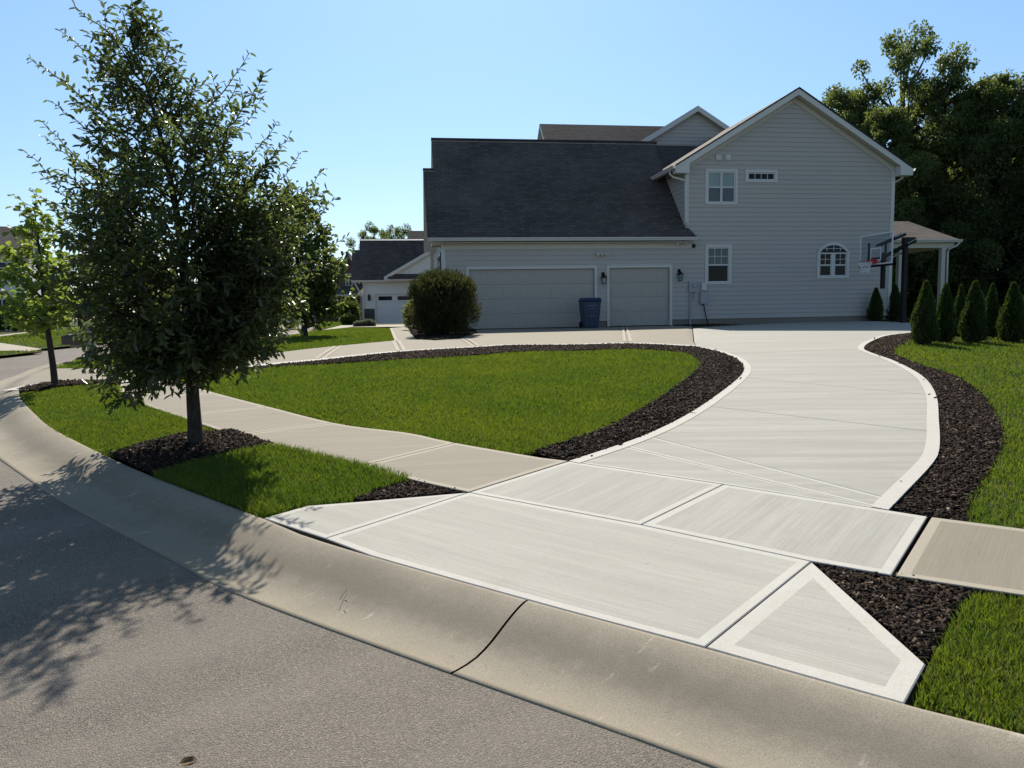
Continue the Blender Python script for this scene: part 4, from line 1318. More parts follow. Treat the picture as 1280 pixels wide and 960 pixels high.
# ------------------------------------------------------------------ basketball hoop
pb = np.array([14.25, 26.55]); pg = float(hz(26.5)) + .1
bc0 = np.array([13.12, 26.38])
nrm = np.array([.99, .14]); tang = np.array([-.14, .99])
hoop = empty('basketball_hoop', (pb[0], pb[1], pg), 0, 'black basketball hoop with clear backboard beside the parking pad', 'basketball hoop')
def L3(a, b, z):  # a along normal from the post, b along the board, z above ground
    q = nrm * a + tang * b
    return (q[0], q[1], z)
BZ0 = at_depth(1095, 331, 26.4)[2] - pg; BZ1 = BZ0 + 1.10
bd_ = float(np.dot(bc0 - pb, nrm))
m = MB()
def ob(mb, a0, a1, b0, b1, z0, z1):
    c = [L3(a, b, z) for z in (z0, z1) for a, b in ((a0, b0), (a1, b0), (a1, b1), (a0, b1))]
    b_ = len(mb.v); mb.v += c
    for q in ((0, 3, 2, 1), (4, 5, 6, 7), (0, 1, 5, 4), (1, 2, 6, 5), (2, 3, 7, 6), (3, 0, 4, 7)):
        mb.f.append(tuple(b_ + i for i in q)); mb.m.append(0)
PT = at_depth(1137, 293, 26.55)[2] - pg
ob(m, -.075, .075, -.075, .075, -.05, PT - .1); m.build('post', M['black'], hoop, bevel=.01)
arm = MB()
for s in (-1, 1):
    for a0, z0, z1 in ((-.08, PT, BZ0 + .68), (.34, PT - .22, BZ0 + .16)):
        a, b = np.array(L3(a0, s * .11, z0)), np.array(L3(bd_ + .09, s * .11, z1))
        arm.tube([a, b], .045, 4)
arm.build('arm', M['black'], hoop)
for s in (-1, 1):
    for a0, z0, z1 in ((-.08, PT, BZ0 + .68), (.34, PT - .22, BZ0 + .16)):
        a, b = np.array(L3(a0, s * .11, z0 + .05)), np.array(L3(bd_ + .09, s * .11, z1 + .05))
        st_ = MB(); st_.tube([a, a + (b - a) * (.42 if a0 < 0 else .24)], .018, 4); st_.build('arm_glint', M['steel'], hoop)  # steel strips added to imitate sun highlights on the black arm tops
arm = MB(); ob(arm, -.12, .38, -.06, .06, PT - .32, PT - .1); arm.build('pivot_bracket', M['black'], hoop, bevel=.01)
arm = MB(); arm.tube([L3(bd_ + .30, 0, BZ0 + .42), L3(bd_ + .30, 0, BZ0 - .85)], .09, 8); arm.build('height_actuator', M['black'], hoop)
arm = MB(); arm.tube([L3(bd_ + .36, .05, BZ0 + .12), L3(-.02, .05, PT - .62)], .03, 4); arm.build('strut', M['steel'], hoop)
bb = MB(); ob(bb, bd_ - .006, bd_ + .006, -.90, .90, BZ0, BZ1); board = bb.build('backboard', M['clear'], hoop)
fm = MB(); t_ = .045
for (b0, b1, z0, z1) in ((-.915, -.87, BZ0, BZ1), (.87, .915, BZ0, BZ1), (-.87, .87, BZ0, BZ0 + t_), (-.87, .87, BZ1 - t_, BZ1)):
    ob(fm, bd_ - .012, bd_ + .012, b0, b1, z0, z1)
for (b0, b1, z0, z1) in ((-.305, -.26, BZ0 + .14, BZ0 + .60), (.26, .305, BZ0 + .14, BZ0 + .60), (-.26, .26, BZ0 + .14, BZ0 + .185), (-.26, .26, BZ0 + .555, BZ0 + .60)):
    ob(fm, bd_ - .011, bd_ - .0065, b0, b1, z0, z1)
fm.build('board_frame', M['net'], board)
pp = MB(); ob(pp, bd_ - .03, bd_ + .03, -.93, .93, BZ0 - .075, BZ0 - .003); pp.build('edge_padding', M['black'], board)
sp = MB(); ob(sp, bd_ + .015, bd_ + .07, -.55, .55, BZ0 + .2, BZ0 + .26); ob(sp, bd_ + .015, bd_ + .07, -.5, -.44, BZ0 + .02, BZ0 + .8); ob(sp, bd_ + .015, bd_ + .07, .44, .5, BZ0 + .02, BZ0 + .8); sp.build('support_frame', M['black'], board)
rm = MB(); ra_ = bd_ - .40
rm.tube([L3(ra_ + .23 * math.cos(t), .23 * math.sin(t), BZ0 + .12) for t in np.linspace(0, 2 * math.pi, 29)], .011, 6, cap=False)
ob(rm, bd_ - .14, bd_ - .013, -.10, .10, BZ0 + .04, BZ0 + .2); ob(rm, bd_ - .17, bd_ - .013, -.14, .14, BZ0 + .11, BZ0 + .135)
rim = rm.build('rim', M['red'], hoop)
nt = MB()
for q in range(12):
    for s in (-1, 1):
        t0 = q * math.pi / 6
        nt.tube([L3(ra_ + rr * math.cos(t0 + s * k * .26), rr * math.sin(t0 + s * k * .26), BZ0 + .11 - k * .10) for k, rr in enumerate((.228, .19, .16, .14, .15))], .009, 4)
nt.build('net', M['net'], rim)

# ------------------------------------------------------------------ trees and plants
def unit(a):
    a = np.asarray(a, float)
    return a / (np.linalg.norm(a, axis=-1, keepdims=True) + 1e-9)
def leaf_arrays(Pt, D, Nn, L, Wd, shape='oblong'):
    """folded leaves: two quads meeting on the midrib"""
    D = unit(D); S = unit(np.cross(D, Nn)); Nn = np.cross(S, D)
    L = L[:, None]; Wd = Wd[:, None]
    cup = Nn * Wd * .35
    if shape == 'oblong':
        a, b = .30, .72
        r1 = Pt + D * L * a + S * Wd + cup; r2 = Pt + D * L * b + S * Wd * .85 + cup
        l1 = Pt + D * L * a - S * Wd + cup; l2 = Pt + D * L * b - S * Wd * .85 + cup
    else:
        r1 = Pt + D * L * .25 + S * Wd * .9 + cup; r2 = Pt + D * L * .62 + S * Wd * 1.05 + cup
        l1 = Pt + D * L * .25 - S * Wd * .9 + cup; l2 = Pt + D * L * .62 - S * Wd * 1.05 + cup
    tip = Pt + D * L - Nn * L * .08
    V = np.stack([Pt, r1, r2, tip, l2, l1], axis=1).reshape(-1, 3)
    a = np.arange(len(Pt)) * 6
    return V, np.concatenate([np.column_stack([a, a + 1, a + 2, a + 3]), np.column_stack([a, a + 3, a + 4, a + 5])])
def tubes_mesh(name, lines, mat):
    """lines: list of (points (n,3), radii (n,), sides)"""
    V, Fq, b = [], [], 0
    for Pn, rr, n in lines:
        Pn = np.asarray(Pn); d = unit(np.gradient(Pn, axis=0))
        ref = np.where(np.abs(d[:, 2:3]) > .9, np.array([[1.0, 0, 0]]), np.array([[0, 0, 1.0]]))
        a = unit(np.cross(d, ref)); c = np.cross(d, a)
        t = np.arange(n) * 2 * np.pi / n
        ring = Pn[:, None] + np.asarray(rr)[:, None, None] * (a[:, None] * np.cos(t)[None, :, None] + c[:, None] * np.sin(t)[None, :, None])
        V.append(ring.reshape(-1, 3)); m = len(Pn)
        i, k = np.meshgrid(np.arange(m - 1), np.arange(n), indexing='ij'); i = i.ravel(); k = k.ravel(); k2 = (k + 1) % n
        Fq.append(b + np.column_stack([i * n + k, i * n + k2, (i + 1) * n + k2, (i + 1) * n + k])); b += m * n
    return np_mesh(name, np.concatenate(V), [np.concatenate(Fq)], mat, smooth=True)
def bez(a, c, b, n):
    t = np.linspace(0, 1, n)[:, None]
    return a * (1 - t) ** 2 + 2 * c * t * (1 - t) + b * t ** 2

def detailed_tree(root, trunk, trunk_r, limbs, leaf_l, leaf_w, mat_leaf, mat_bark, sec_step=.10, sec_len=.34, ter=3, leaf_step=.024, shape='oblong', r_=None, limb_r=.011, droop=.15):
    """trunk (n,3) world; limbs: (height fraction on the trunk, tip xyz, lift, bare_shoot)"""
    r_ = r_ or np.random.default_rng(3)
    org = np.array(root.location)
    trunk = np.asarray(trunk) - org
    lines = [(trunk, trunk_r, 10)]
    tw, LP, LD, LS = [], [], [], []
    def leaves_on(path, t0, scale=1.0, spread=.9):
        seg = np.linalg.norm(np.diff(path, axis=0), axis=1); tot = seg.sum()
        n = max(2, int(tot * (1 - t0) / leaf_step))
        s = np.linspace(t0, 1, n); cs = np.concatenate([[0], np.cumsum(seg)]) / tot
        p = np.column_stack([np.interp(s, cs, path[:, k]) for k in range(3)])
        d = unit(np.gradient(p, axis=0))
        ph = np.arange(n) * 2.4 + r_.uniform(0, 6)
        rf = unit(np.cross(d, [0.0, .1, 1.0])); uf = np.cross(d, rf)
        out = rf * np.cos(ph)[:, None] + uf * (np.sin(ph)[:, None] * .6)
        dd = d * (1 - .45 * spread) + out * spread + r_.normal(0, .18, (n, 3)) + np.array([0, 0, -droop])
        LP.append(p); LD.append(dd); LS.append(np.full(n, scale) * r_.uniform(.7, 1.15, n))
    for hf, tip, lift, shoot in limbs:
        tip = np.asarray(tip) - org
        i = hf * (len(trunk) - 1); k = int(min(i, len(trunk) - 2)); a = trunk[k] * (1 - (i - k)) + trunk[k + 1] * (i - k)
        hvec = tip - a
        c = a + np.array([hvec[0] * .55, hvec[1] * .55, hvec[2] * .5 + lift])
        n = max(6, int(np.linalg.norm(hvec) / .08))
        path = bez(a, c, tip, n)
        path[1:-1] += r_.normal(0, .012, (n - 2, 3))
        Ln = np.linalg.norm(hvec)
        rad = np.linspace(limb_r * (.5 + .45 * Ln), .0022, n)
        lines.append((path, rad, 5))
        leaves_on(path, .55 if not shoot else .30, .8 if shoot else 1.0, .95 if shoot else .8)
        m = int(Ln * (1 - .22) / sec_step)
        tmax = .62 if shoot else .98
        ga = r_.uniform(0, 6)
        for q in range(m):
            t = .2 + (tmax - .2) * (q + r_.uniform(0, .8)) / max(1, m)
            j = min(n - 2, int(t * (n - 1))); p = path[j]; d = unit(path[j + 1] - path[j])
            ga += 2.4
            rf = unit(np.cross(d, [0.05, 0.02, 1.0])); uf = np.cross(d, rf)
            out = rf * math.cos(ga) + uf * math.sin(ga)
            l2 = sec_len * (1.15 - .75 * t) * (.72 if tip[2] > 2.9 else 1.0) * r_.uniform(.6, 1.2)
            e = p + (d * .62 + out * .85 + np.array([0, 0, .12])) * l2
            sp = bez(p, p + (d * .2 + out * .6) * l2 * .6, e, 5)
            tw.append((sp, np.linspace(.0042, .0014, 5), 3))
            leaves_on(sp, .25)
            for w in range(ter if tip[2] < 2.7 else max(1, ter - 1)):
                tt = r_.uniform(.25, .9); pj = sp[min(3, int(tt * 4))]; d2 = unit(sp[min(4, int(tt * 4) + 1)] - pj)
                o2 = unit(r_.normal(0, 1, 3)); l3 = l2 * r_.uniform(.3, .55)
                e3 = pj + (d2 * .55 + o2 * .75) * l3
                s3 = np.array([pj, (pj + e3) / 2 + np.array([0, 0, .01]), e3])
                tw.append((s3, np.array([.0022, .0016, .001]), 3))
                leaves_on(s3, .2)
    link('trunk', tubes_mesh('trunk', lines + tw, mat_bark), root)
    Pt, D, S = np.concatenate(LP), np.concatenate(LD), np.concatenate(LS)
    n = len(Pt)
    Nn = unit(np.array([0, 0, 1.0]) + r_.normal(0, .55, (n, 3)))
    V, Fq = leaf_arrays(Pt, D, Nn, leaf_l * S, leaf_w * S, shape)
    link('crown', np_mesh('crown', V, [Fq], mat_leaf, {'rnd': np.repeat(r_.uniform(0, 1, n), 6)}), root)
    return n

# --- the oak beside the kerb
tb = gnd(245, 553, .14)
oak = empty('oak_tree', tb.tolist(), 0, 'tall dark young oak with long leafy shoots standing in a mulch bed by the kerb', 'tree')
ty = tb[1]
tpx = [(245, 553), (243, 525), (241, 495), (239, 455), (236, 410), (232, 360), (227, 310), (219, 255), (209, 205), (197, 155), (182, 105), (166, 58), (153, 14)]
trunk = np.array([at_depth(x, y, ty + .06 * math.sin(i * 1.3)) for i, (x, y) in enumerate(tpx)])
trunk[0][2] -= .12
trr = np.array([.085, .066, .060, .056, .051, .045, .038, .031, .024, .018, .012, .007, .003])
tz = trunk[:, 2]
def hfrac(z): return float(np.interp(z, tz, np.arange(len(tz)) / (len(tz) - 1)))
limbs = []
rr_ = np.random.default_rng(11)
OUT = [(92, 6, .1, 1), (128, 40, -.3, 1), (197, 28, .2, 1), (226, 82, -.2, 1), (258, 98, .3, 1), (248, 150, -.5, 0), (36, 72, .15, 1), (60, 125, -.2, 1), (30, 188, .1, 1), (50, 150, .45, 1), (48, 215, -.5, 1), (70, 255, .3, 0),
       (84, 300, -.3, 0), (88, 345, .3, 0), (95, 385, -.2, 0), (100, 425, .2, 0), (118, 462, -.35, 0), (148, 505, -.55, 0), (130, 485, .1, 0), (205, 485, -.5, 0), (190, 495, -.2, 0), (180, 455, .3, 0), (255, 480, -.3, 0), (268, 470, .2, 0),
       (312, 66, .1, 1), (328, 95, -.3, 0), (346, 152, -.1, 1), (292, 150, .4, 0), (352, 185, .3, 0), (376, 190, -.3, 1), (405, 212, .1, 1), (392, 240, -.4, 0), (402, 258, .2, 1), (434, 296, -.1, 1), (358, 305, .4, 0), (345, 340, -.4, 0), (343, 370, .2, 0), (352, 400, -.2, 0), (356, 425, .3, 0), (335, 445, -.4, 0), (305, 455, .1, 0), (320, 430, .5, 0), (282, 462, -.5, 0),
       (335, 205, .1, 0), (362, 232, -.2, 0), (370, 278, .2, 0), (350, 328, -.1, 0), (360, 300, -.5, 0), (345, 255, .5, 0), (370, 265, .45, 0), (348, 350, .3, 0), (345, 395, .1, 0), (345, 300, -.7, 0), (350, 345, .7, 0), (338, 400, -.6, 0), (300, 440, -.7, 0), (100, 320, .5, 0), (96, 365, -.5, 0), (112, 405, .5, 0), (108, 440, -.5, 0), (140, 470, -.7, 0), (165, 480, .5, 0), (225, 470, -.7, 0), (250, 455, .6, 0), (90, 270, -.4, 0), (110, 240, .4, 0), (230, 465, .7, 0), (290, 445, .7, 0), (75, 38, .3, 1), (110, 62, .2, 1), (214, 48, -.2, 1), (240, 118, .1, 1), (300, 105, -.1, 1), (320, 135, .3, 1), (56, 172, -.2, 1), (40, 236, .2, 1), (362, 168, .2, 1), (420, 248, -.2, 1), (440, 312, .1, 1), (168, 22, -.1, 1), (140, 512, -.4, 0), (120, 490, .3, 0), (170, 505, .1, 0), (190, 478, -.6, 0), (275, 470, .5, 0), (262, 485, -.1, 0), (335, 455, .2, 0), (350, 440, -.3, 0), (105, 455, .1, 0), (310, 462, -.3, 0), (158, 498, -.7, 0), (330, 320, .1, 0), (310, 230, -.6, 0)]
for x, y, dy, sh in OUT:
    tip = at_depth(x, y, ty + dy)
    k = int(np.argmin(np.abs(tz - tip[2]))); hd = math.hypot(tip[0] - trunk[k][0], tip[1] - trunk[k][1])
    up_ = 1.0 if tip[2] > 2.6 else (.62 if tip[2] > 1.7 else .25)
    za = max(1.12 + .35 * rr_.random(), tip[2] - up_ * hd)
    za = min(za, tz[-1] - .3)
    limbs.append((hfrac(za), tip, .06 if tip[2] > 1.6 else .22, sh))
for q in range(100):
    f = (q + .5) / 100
    if f > .42 and q % 5 in (1, 3): continue
    z = .95 + 3.45 * f ** 1.15
    Rz = float(np.interp(z, [.8, 1.1, 1.6, 2.2, 2.7, 3.2, 3.7, 4.2, 4.6], [.50, .82, 1.14, 1.20, 1.06, .78, .48, .26, .12]))
    az = q * 2.39996; rad = Rz * rr_.uniform(.42, 1.05)
    cx = np.interp(z, tz, trunk[:, 0]); cx = cx * .75 + trunk[0][0] * .25
    tip = np.array([cx + math.cos(az) * rad, ty + math.sin(az) * rad * 1.2, z + .12])
    za = max(1.1 + .3 * rr_.random(), z - .65 * rad)
    limbs.append((hfrac(min(za, tz[-1] - .3)), tip, .06, 0))
print('oak leaves', detailed_tree(oak, trunk, trr, limbs, .088, .0155, M['oak'], M['bark'], .078, .36, 3, .023, r_=np.random.default_rng(5)))

# --- young maple by the second driveway
tb2 = gnd(68, 479, .16)
maple = empty('maple_tree', tb2.tolist(), 0, 'slender young maple with bright green leaves leaning beside the left drive', 'tree')
y2 = tb2[1]
tp2 = [(69, 480), (66, 455), (62, 428), (58, 400), (54, 365), (51, 330), (47, 295), (43, 262)]
tr2 = np.array([at_depth(x, y, y2) for x, y in tp2]); tr2[0][2] -= .1
tz2 = tr2[:, 2]
r2_ = np.random.default_rng(21); limbs = []
for x, y, dy in [(42, 248, 0), (25, 262, .2), (60, 268, -.2), (15, 285, -.2), (75, 290, .2), (84, 318, -.2), (5, 310, .3), (-5, 335, -.2), (92, 345, .2), (90, 372, -.2), (2, 362, .2), (-8, 380, -.3), (10, 398, .2), (75, 395, .3), (30, 402, -.3), (85, 400, -.1), (60, 400, -.4), (30, 300, .5), (60, 320, .5), (20, 340, -.5), (40, 370, .6), (70, 350, -.5), (30, 275, -.4), (55, 290, .4), (12, 320, .5), (78, 335, .5), (20, 385, .6), (50, 385, -.6), (66, 372, .5)]:
    tip = at_depth(x, y, y2 + dy); k = int(np.argmin(np.abs(tz2 - tip[2]))); hd = math.hypot(tip[0] - tr2[k][0], tip[1] - tr2[k][1])
    za = min(max(tz2[3] - .1, tip[2] - .8 * hd), tz2[-1] - .08)
    limbs.append((float(np.interp(za, tz2, np.arange(len(tz2)) / (len(tz2) - 1))), tip, .04, 0))
print('maple leaves', detailed_tree(maple, tr2, np.array([.052, .046, .042, .037, .030, .023, .015, .006]), limbs, .105, .045, M['maple'], M['bark'], .085, .30, 2, .042, 'broad', np.random.default_rng(9), .012, .3))

# --- street tree behind the oak
tb3 = gnd(381, 420, .1)
st3 = empty('street_tree', tb3.tolist(), 0, 'mid green street tree on the left lawn half hidden behind the dark oak', 'tree')
y3 = tb3[1]
tp3 = [(381, 421), (380, 405), (378, 385), (374, 350), (370, 310), (366, 270), (362, 240)]
tr3 = np.array([at_depth(x, y, y3) for x, y in tp3]); tz3 = tr3[:, 2]
limbs = []
r3_ = np.random.default_rng(31)
for q in range(70):
    f = (q + .5) / 70; z = tz3[2] - .1 + (tz3[-1] - tz3[2] + .25) * f
    Rz = float(np.interp(f, [0, .15, .45, .75, 1], [1.2, 1.75, 1.7, 1.15, .35])) * r3_.uniform(.6, 1.08)
    az = q * 2.4; cx = float(np.interp(z, tz3, tr3[:, 0]))
    tip = np.array([cx + math.cos(az) * Rz, y3 + math.sin(az) * Rz, z])
    za = min(max(tz3[1] + .2, z - .6 * Rz), tz3[-1] - .1)
    limbs.append((float(np.interp(za, tz3, np.arange(7) / 6)), tip, .1, 0))
for x, y in [(400, 250), (412, 285), (418, 360), (395, 410), (350, 245), (380, 240), (408, 300), (416, 340), (412, 380), (400, 400), (396, 270), (415, 320), (405, 360)]:
    tip = at_depth(x, y, y3 + r3_.uniform(-.5, .5)); limbs.append((float(np.interp(max(tz3[2], tip[2] - .9), tz3, np.arange(7) / 6)), tip, .1, 0))
print('street leaves', detailed_tree(st3, tr3, np.array([.11, .09, .08, .065, .05, .035, .015]), limbs, .17, .06, M['street'], M['bark'], .12, .55, 3, .07, 'broad', np.random.default_rng(19), .018, .2))

# --- woodland trees: lobed crowns of many leaf faces over a branching stem; a few kinds, copied
def wood_tree(seed, H, Rc, base_f, n_lobes, leaves_n, leaf, mat, name, lobe=1.0):
    q = np.random.default_rng(seed)
    lines = [(np.array([[0, 0, -.3], [.1, 0, H * .3], [0, .1, H * .6], [.15, 0, H * .86]]), np.array([.028, .02, .012, .005]) * H, 8)]
    C, Rd = [], []
    for k in range(n_lobes):
        f = base_f + (1 - base_f) * ((k + .5) / n_lobes) ** .9
        prof = math.sin(math.pi * min(1, max(.12, (f - base_f) / (1 - base_f) * .80 + .17))) ** .8
        a = k * 2.4 + q.uniform(-.4, .4); rad = Rc * prof * q.uniform(.45, .95)
        C.append((math.cos(a) * rad, math.sin(a) * rad, f * H * .96)); Rd.append(Rc * q.uniform(.20, .42) * (.8 if f > .8 else 1) * lobe)
        e = np.array(C[-1]); s = np.array([0.08, .03, max(H * .15, e[2] - rad * .9)])
        lines.append((bez(s, s + (e - s) * np.array([.6, .6, .35]), e, 6), np.linspace(.008, .002, 6) * H, 5))
    C, Rd = np.array(C), np.array(Rd)
    w = Rd ** 2; pick = q.choice(n_lobes, leaves_n, p=w / w.sum())
    dv = unit(q.normal(0, 1, (leaves_n, 3))); dv[:, 2] = np.abs(dv[:, 2]) * np.where(q.random(leaves_n) < .78, 1, -1)
    # small sprays inside every lobe give an uneven surface
    sp_n = 26
    spray = unit(q.normal(0, 1, (n_lobes * sp_n, 3)))
    sid = pick * sp_n + q.integers(0, sp_n, leaves_n)
    dv = unit(spray[sid] + dv * .55)
    rad = Rd[pick] * (q.random(leaves_n) ** .35) * np.array(q.uniform(.55, 1.32, n_lobes * sp_n))[sid]
    Pt = C[pick] + dv * rad[:, None] * np.array([1, 1, .8])
    D = unit(dv + q.normal(0, .7, (leaves_n, 3)) + np.array([0, 0, -.25])); Nn = unit(dv * .6 + np.array([0, 0, .7]) + q.normal(0, .5, (leaves_n, 3)))
    S = q.uniform(.65, 1.25, leaves_n)
    V, Fq = leaf_arrays(Pt, D, Nn, leaf * S, leaf * .36 * S, 'broad')
    rnd = np.clip(q.uniform(0, 1, leaves_n) * .6 + np.array(q.uniform(0, .4, n_lobes * sp_n))[sid], 0, 1)
    return tubes_mesh('trunk', lines, M['bark2']), np_mesh('crown', V, [Fq], mat, {'rnd': np.repeat(rnd, 6)})
KIND = {
    'a': wood_tree(1, 14.0, 5.2, .14, 70, 100000, .14, M['wood'], 'a', .62),
    'b': wood_tree(2, 13.0, 4.6, .10, 62, 90000, .14, M['wood'], 'b', .62),
    'c': wood_tree(4, 7.0, 3.4, .02, 40, 60000, .12, M['wood'], 'c', .65),
    'd': wood_tree(6, 14.0, 4.8, .74, 13, 7000, .16, M['wood'], 'd', .60),
    's': wood_tree(8, 6.0, 2.5, .30, 18, 7000, .24, M['street'], 's'),
}
def plant(kind, px, depth, top_px, base_H, name, label, group, wide=1.0, rot=0.0, cat='tree'):
    p = at_depth(px, 400, depth); g = float(hz(depth))
    top = at_depth(px, top_px, depth)[2]
    s = (top - g) / base_H
    t = empty(name, (p[0], depth, g), rot, label, cat, group)
    t.scale = (s * wide, s * wide, s)
    tm, cm = KIND[kind]
    link('trunk', tm, t); link('crown', cm, t)
    return t
WG = 'big trees in the dark wood behind the house'
for kind, px, d, top, bh, wide, rot, lab in [
    ('a', 1048, 52, 108, 14, .95, .3, 'leafy woodland tree whose top shows just over the right roof slope'),
    ('b', 1098, 47, 135, 13, .90, 1.2, 'broad woodland tree rising behind the right end of the gable'),
    ('d', 1122, 50, 34, 14, .72, 2.0, 'sparse topped tall tree with open branches standing above the wood'),
    ('a', 1172, 48, 92, 14, .80, 2.9, 'dense dark woodland tree below the sparse open top'),
    ('b', 1226, 46, 92, 13, .85, 4.0, 'dark rounded woodland tree beyond the porch roof'),
    ('a', 1290, 45, 84, 14, .85, 5.1, 'dark woodland tree at the right edge of the picture'),
    ('b', 1345, 44, 60, 13, 1.0, .8, 'woodland tree reaching in from beyond the right edge')]:
    plant(kind, px, d, top, bh, 'woodland_tree', lab, WG, wide, rot)
UG = 'low dark trees deep under the wood edge'
for k, (px, d, top, lab) in enumerate([(1135, 57, 190, 'low dark tree deep in the wood just right of the house corner'), (1178, 58, 180, 'low dark tree deep in the wood directly behind the porch post'), (1222, 56, 200, 'low dark tree behind the tallest arborvitae'), (1262, 57, 185, 'low dark tree behind the right arborvitae pair'), (1310, 55, 190, 'low dark tree at the far right of the wood edge')]):
    plant('c', px, d, top, 7.0, 'understory_tree', lab, UG, 1.3 if k < 5 else 1.6, k * 1.7)
FG = 'distant trees beyond the far street'
for k, (px, d, top, lab) in enumerate([(-30, 95, 330, 'distant tree at the left edge beyond the far lawn'), (100, 88, 318, 'distant yellow green tree between the maple and the oak'), (150, 95, 335, 'distant tree seen through the left of the oak'), (210, 100, 330, 'distant tree directly behind the oak trunk'), (270, 92, 335, 'distant tree behind the right half of the oak'), (330, 85, 330, 'distant tree left of the street tree'), (402, 90, 352, 'distant tree between the street tree and the brick house'), (60, 100, 338, 'distant tree behind the maple trunk')]):
    plant('b', px, d, top, 13.0, 'distant_tree', lab, FG, 1.15, k * 2.1)
for k, (px, d, top, lab) in enumerate([(470, 112, 279, 'left of three treetops over the neighbouring roof'), (489, 118, 283, 'middle of three treetops over the neighbouring roof'), (507, 110, 281, 'right of three treetops over the neighbouring roof')]):
    plant('d', px, d, top, 14.0, 'distant_tree', lab, 'treetops over the neighbouring roof', .8, k * 1.3)
plant('s', 45, 31, 383, 6.0, 'ornamental_tree', 'small dark round tree on the lawn across the street', None, 1.0, .4)
plant('s', 396, 44, 372, 6.0, 'ornamental_tree', 'thin young tree on the lawn beside the neighbouring drive', None, .8, 2.4)
plant('s', 414, 52, 368, 6.0, 'ornamental_tree', 'second thin young tree close to the brick house', None, .8, 4.4)

# --- arborvitae
def arb_mesh(seed, n=5200):
    q = np.random.default_rng(seed)
    z = q.random(n) ** .85
    prof = np.interp(z, [0, .08, .25, .5, .75, .92, 1.0], [.80, .98, 1.0, .80, .48, .20, .03])
    a = q.uniform(0, 2 * np.pi, n)
    lump = 1 + .13 * np.sin(a * 3 + z * 9 + seed * 2.1) + .10 * np.sin(a * 7 - z * 16 + seed) + .05 * np.sin(a * 11 + z * 31)
    r = .26 * prof * lump * (1 - .25 * q.random(n) ** 2)
    Pt = np.column_stack([np.cos(a) * r, np.sin(a) * r, z * .97])
    out = np.column_stack([np.cos(a), np.sin(a), np.zeros(n)])
    D = unit(out * .55 + np.array([0, 0, .9]) + q.normal(0, .25, (n, 3)))
    tang_ = np.column_stack([-np.sin(a), np.cos(a), np.zeros(n)])
    tw = q.normal(0, .8, n)[:, None]
    V, Fq = leaf_arrays(Pt, D, unit(tang_ * np.cos(tw) + out * np.sin(tw)), q.uniform(.035, .075, n), q.uniform(.007, .013, n))
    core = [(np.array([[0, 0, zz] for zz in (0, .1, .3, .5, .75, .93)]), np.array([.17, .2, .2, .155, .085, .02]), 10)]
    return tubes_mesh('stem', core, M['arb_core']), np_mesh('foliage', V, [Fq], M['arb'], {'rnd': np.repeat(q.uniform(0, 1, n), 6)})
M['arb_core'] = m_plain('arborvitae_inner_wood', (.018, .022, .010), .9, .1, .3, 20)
ARB = [arb_mesh(s) for s in (1, 2, 3)]
AG = 'arborvitae along the right lawn edge'
for k, (px, py, top, hw, lab) in enumerate([(1155, 429, 352, 18, 'front left arborvitae of the row beside the curved driveway bed'), (1180, 427, 355, 15, 'second arborvitae in the row, right behind the front left one'), (1199, 420, 357, 11, 'slim arborvitae in the back between two wider ones'), (1216, 427, 352, 18, 'widest tall arborvitae in the middle of the row'), (1238, 421, 355, 12, 'slim back arborvitae right of the widest one'), (1264, 426, 354, 18, 'broad arborvitae near the right edge of the picture'), (1284, 423, 358, 14, 'arborvitae cut by the right edge of the picture')]):
    p = gnd(px, py, .1)
    t = empty('arborvitae', p.tolist(), k * 1.9, lab, 'shrub', AG)
    h_ = at_depth(px, top, p[1])[2] - p[2]; w_ = hw / 910 * p[1] / .35
    t.scale = (w_, w_, h_)
    for me_, nm in zip(ARB[k % 3], ('stem', 'foliage')): link(nm, me_, t)
for k, (px, top, dd, hw, lab) in enumerate([(1094, 360, 29.4, 11, 'small dark arborvitae against the greige wall'), (1117, 356, 30.0, 13, 'small dark arborvitae at the house corner under the hoop')]):
    p = at_depth(px, 405, dd); g = float(hz(dd)) + .1
    t = empty('arborvitae', (p[0], dd, g), k * 1.1, lab, 'shrub', 'arborvitae at the house corner')
    h_ = at_depth(px, top, dd)[2] - g; w_ = hw / 910 * dd / .35
    t.scale = (w_, w_, h_)
    for me_, nm in zip(ARB[k + 1], ('stem', 'foliage')): link(nm, me_, t)

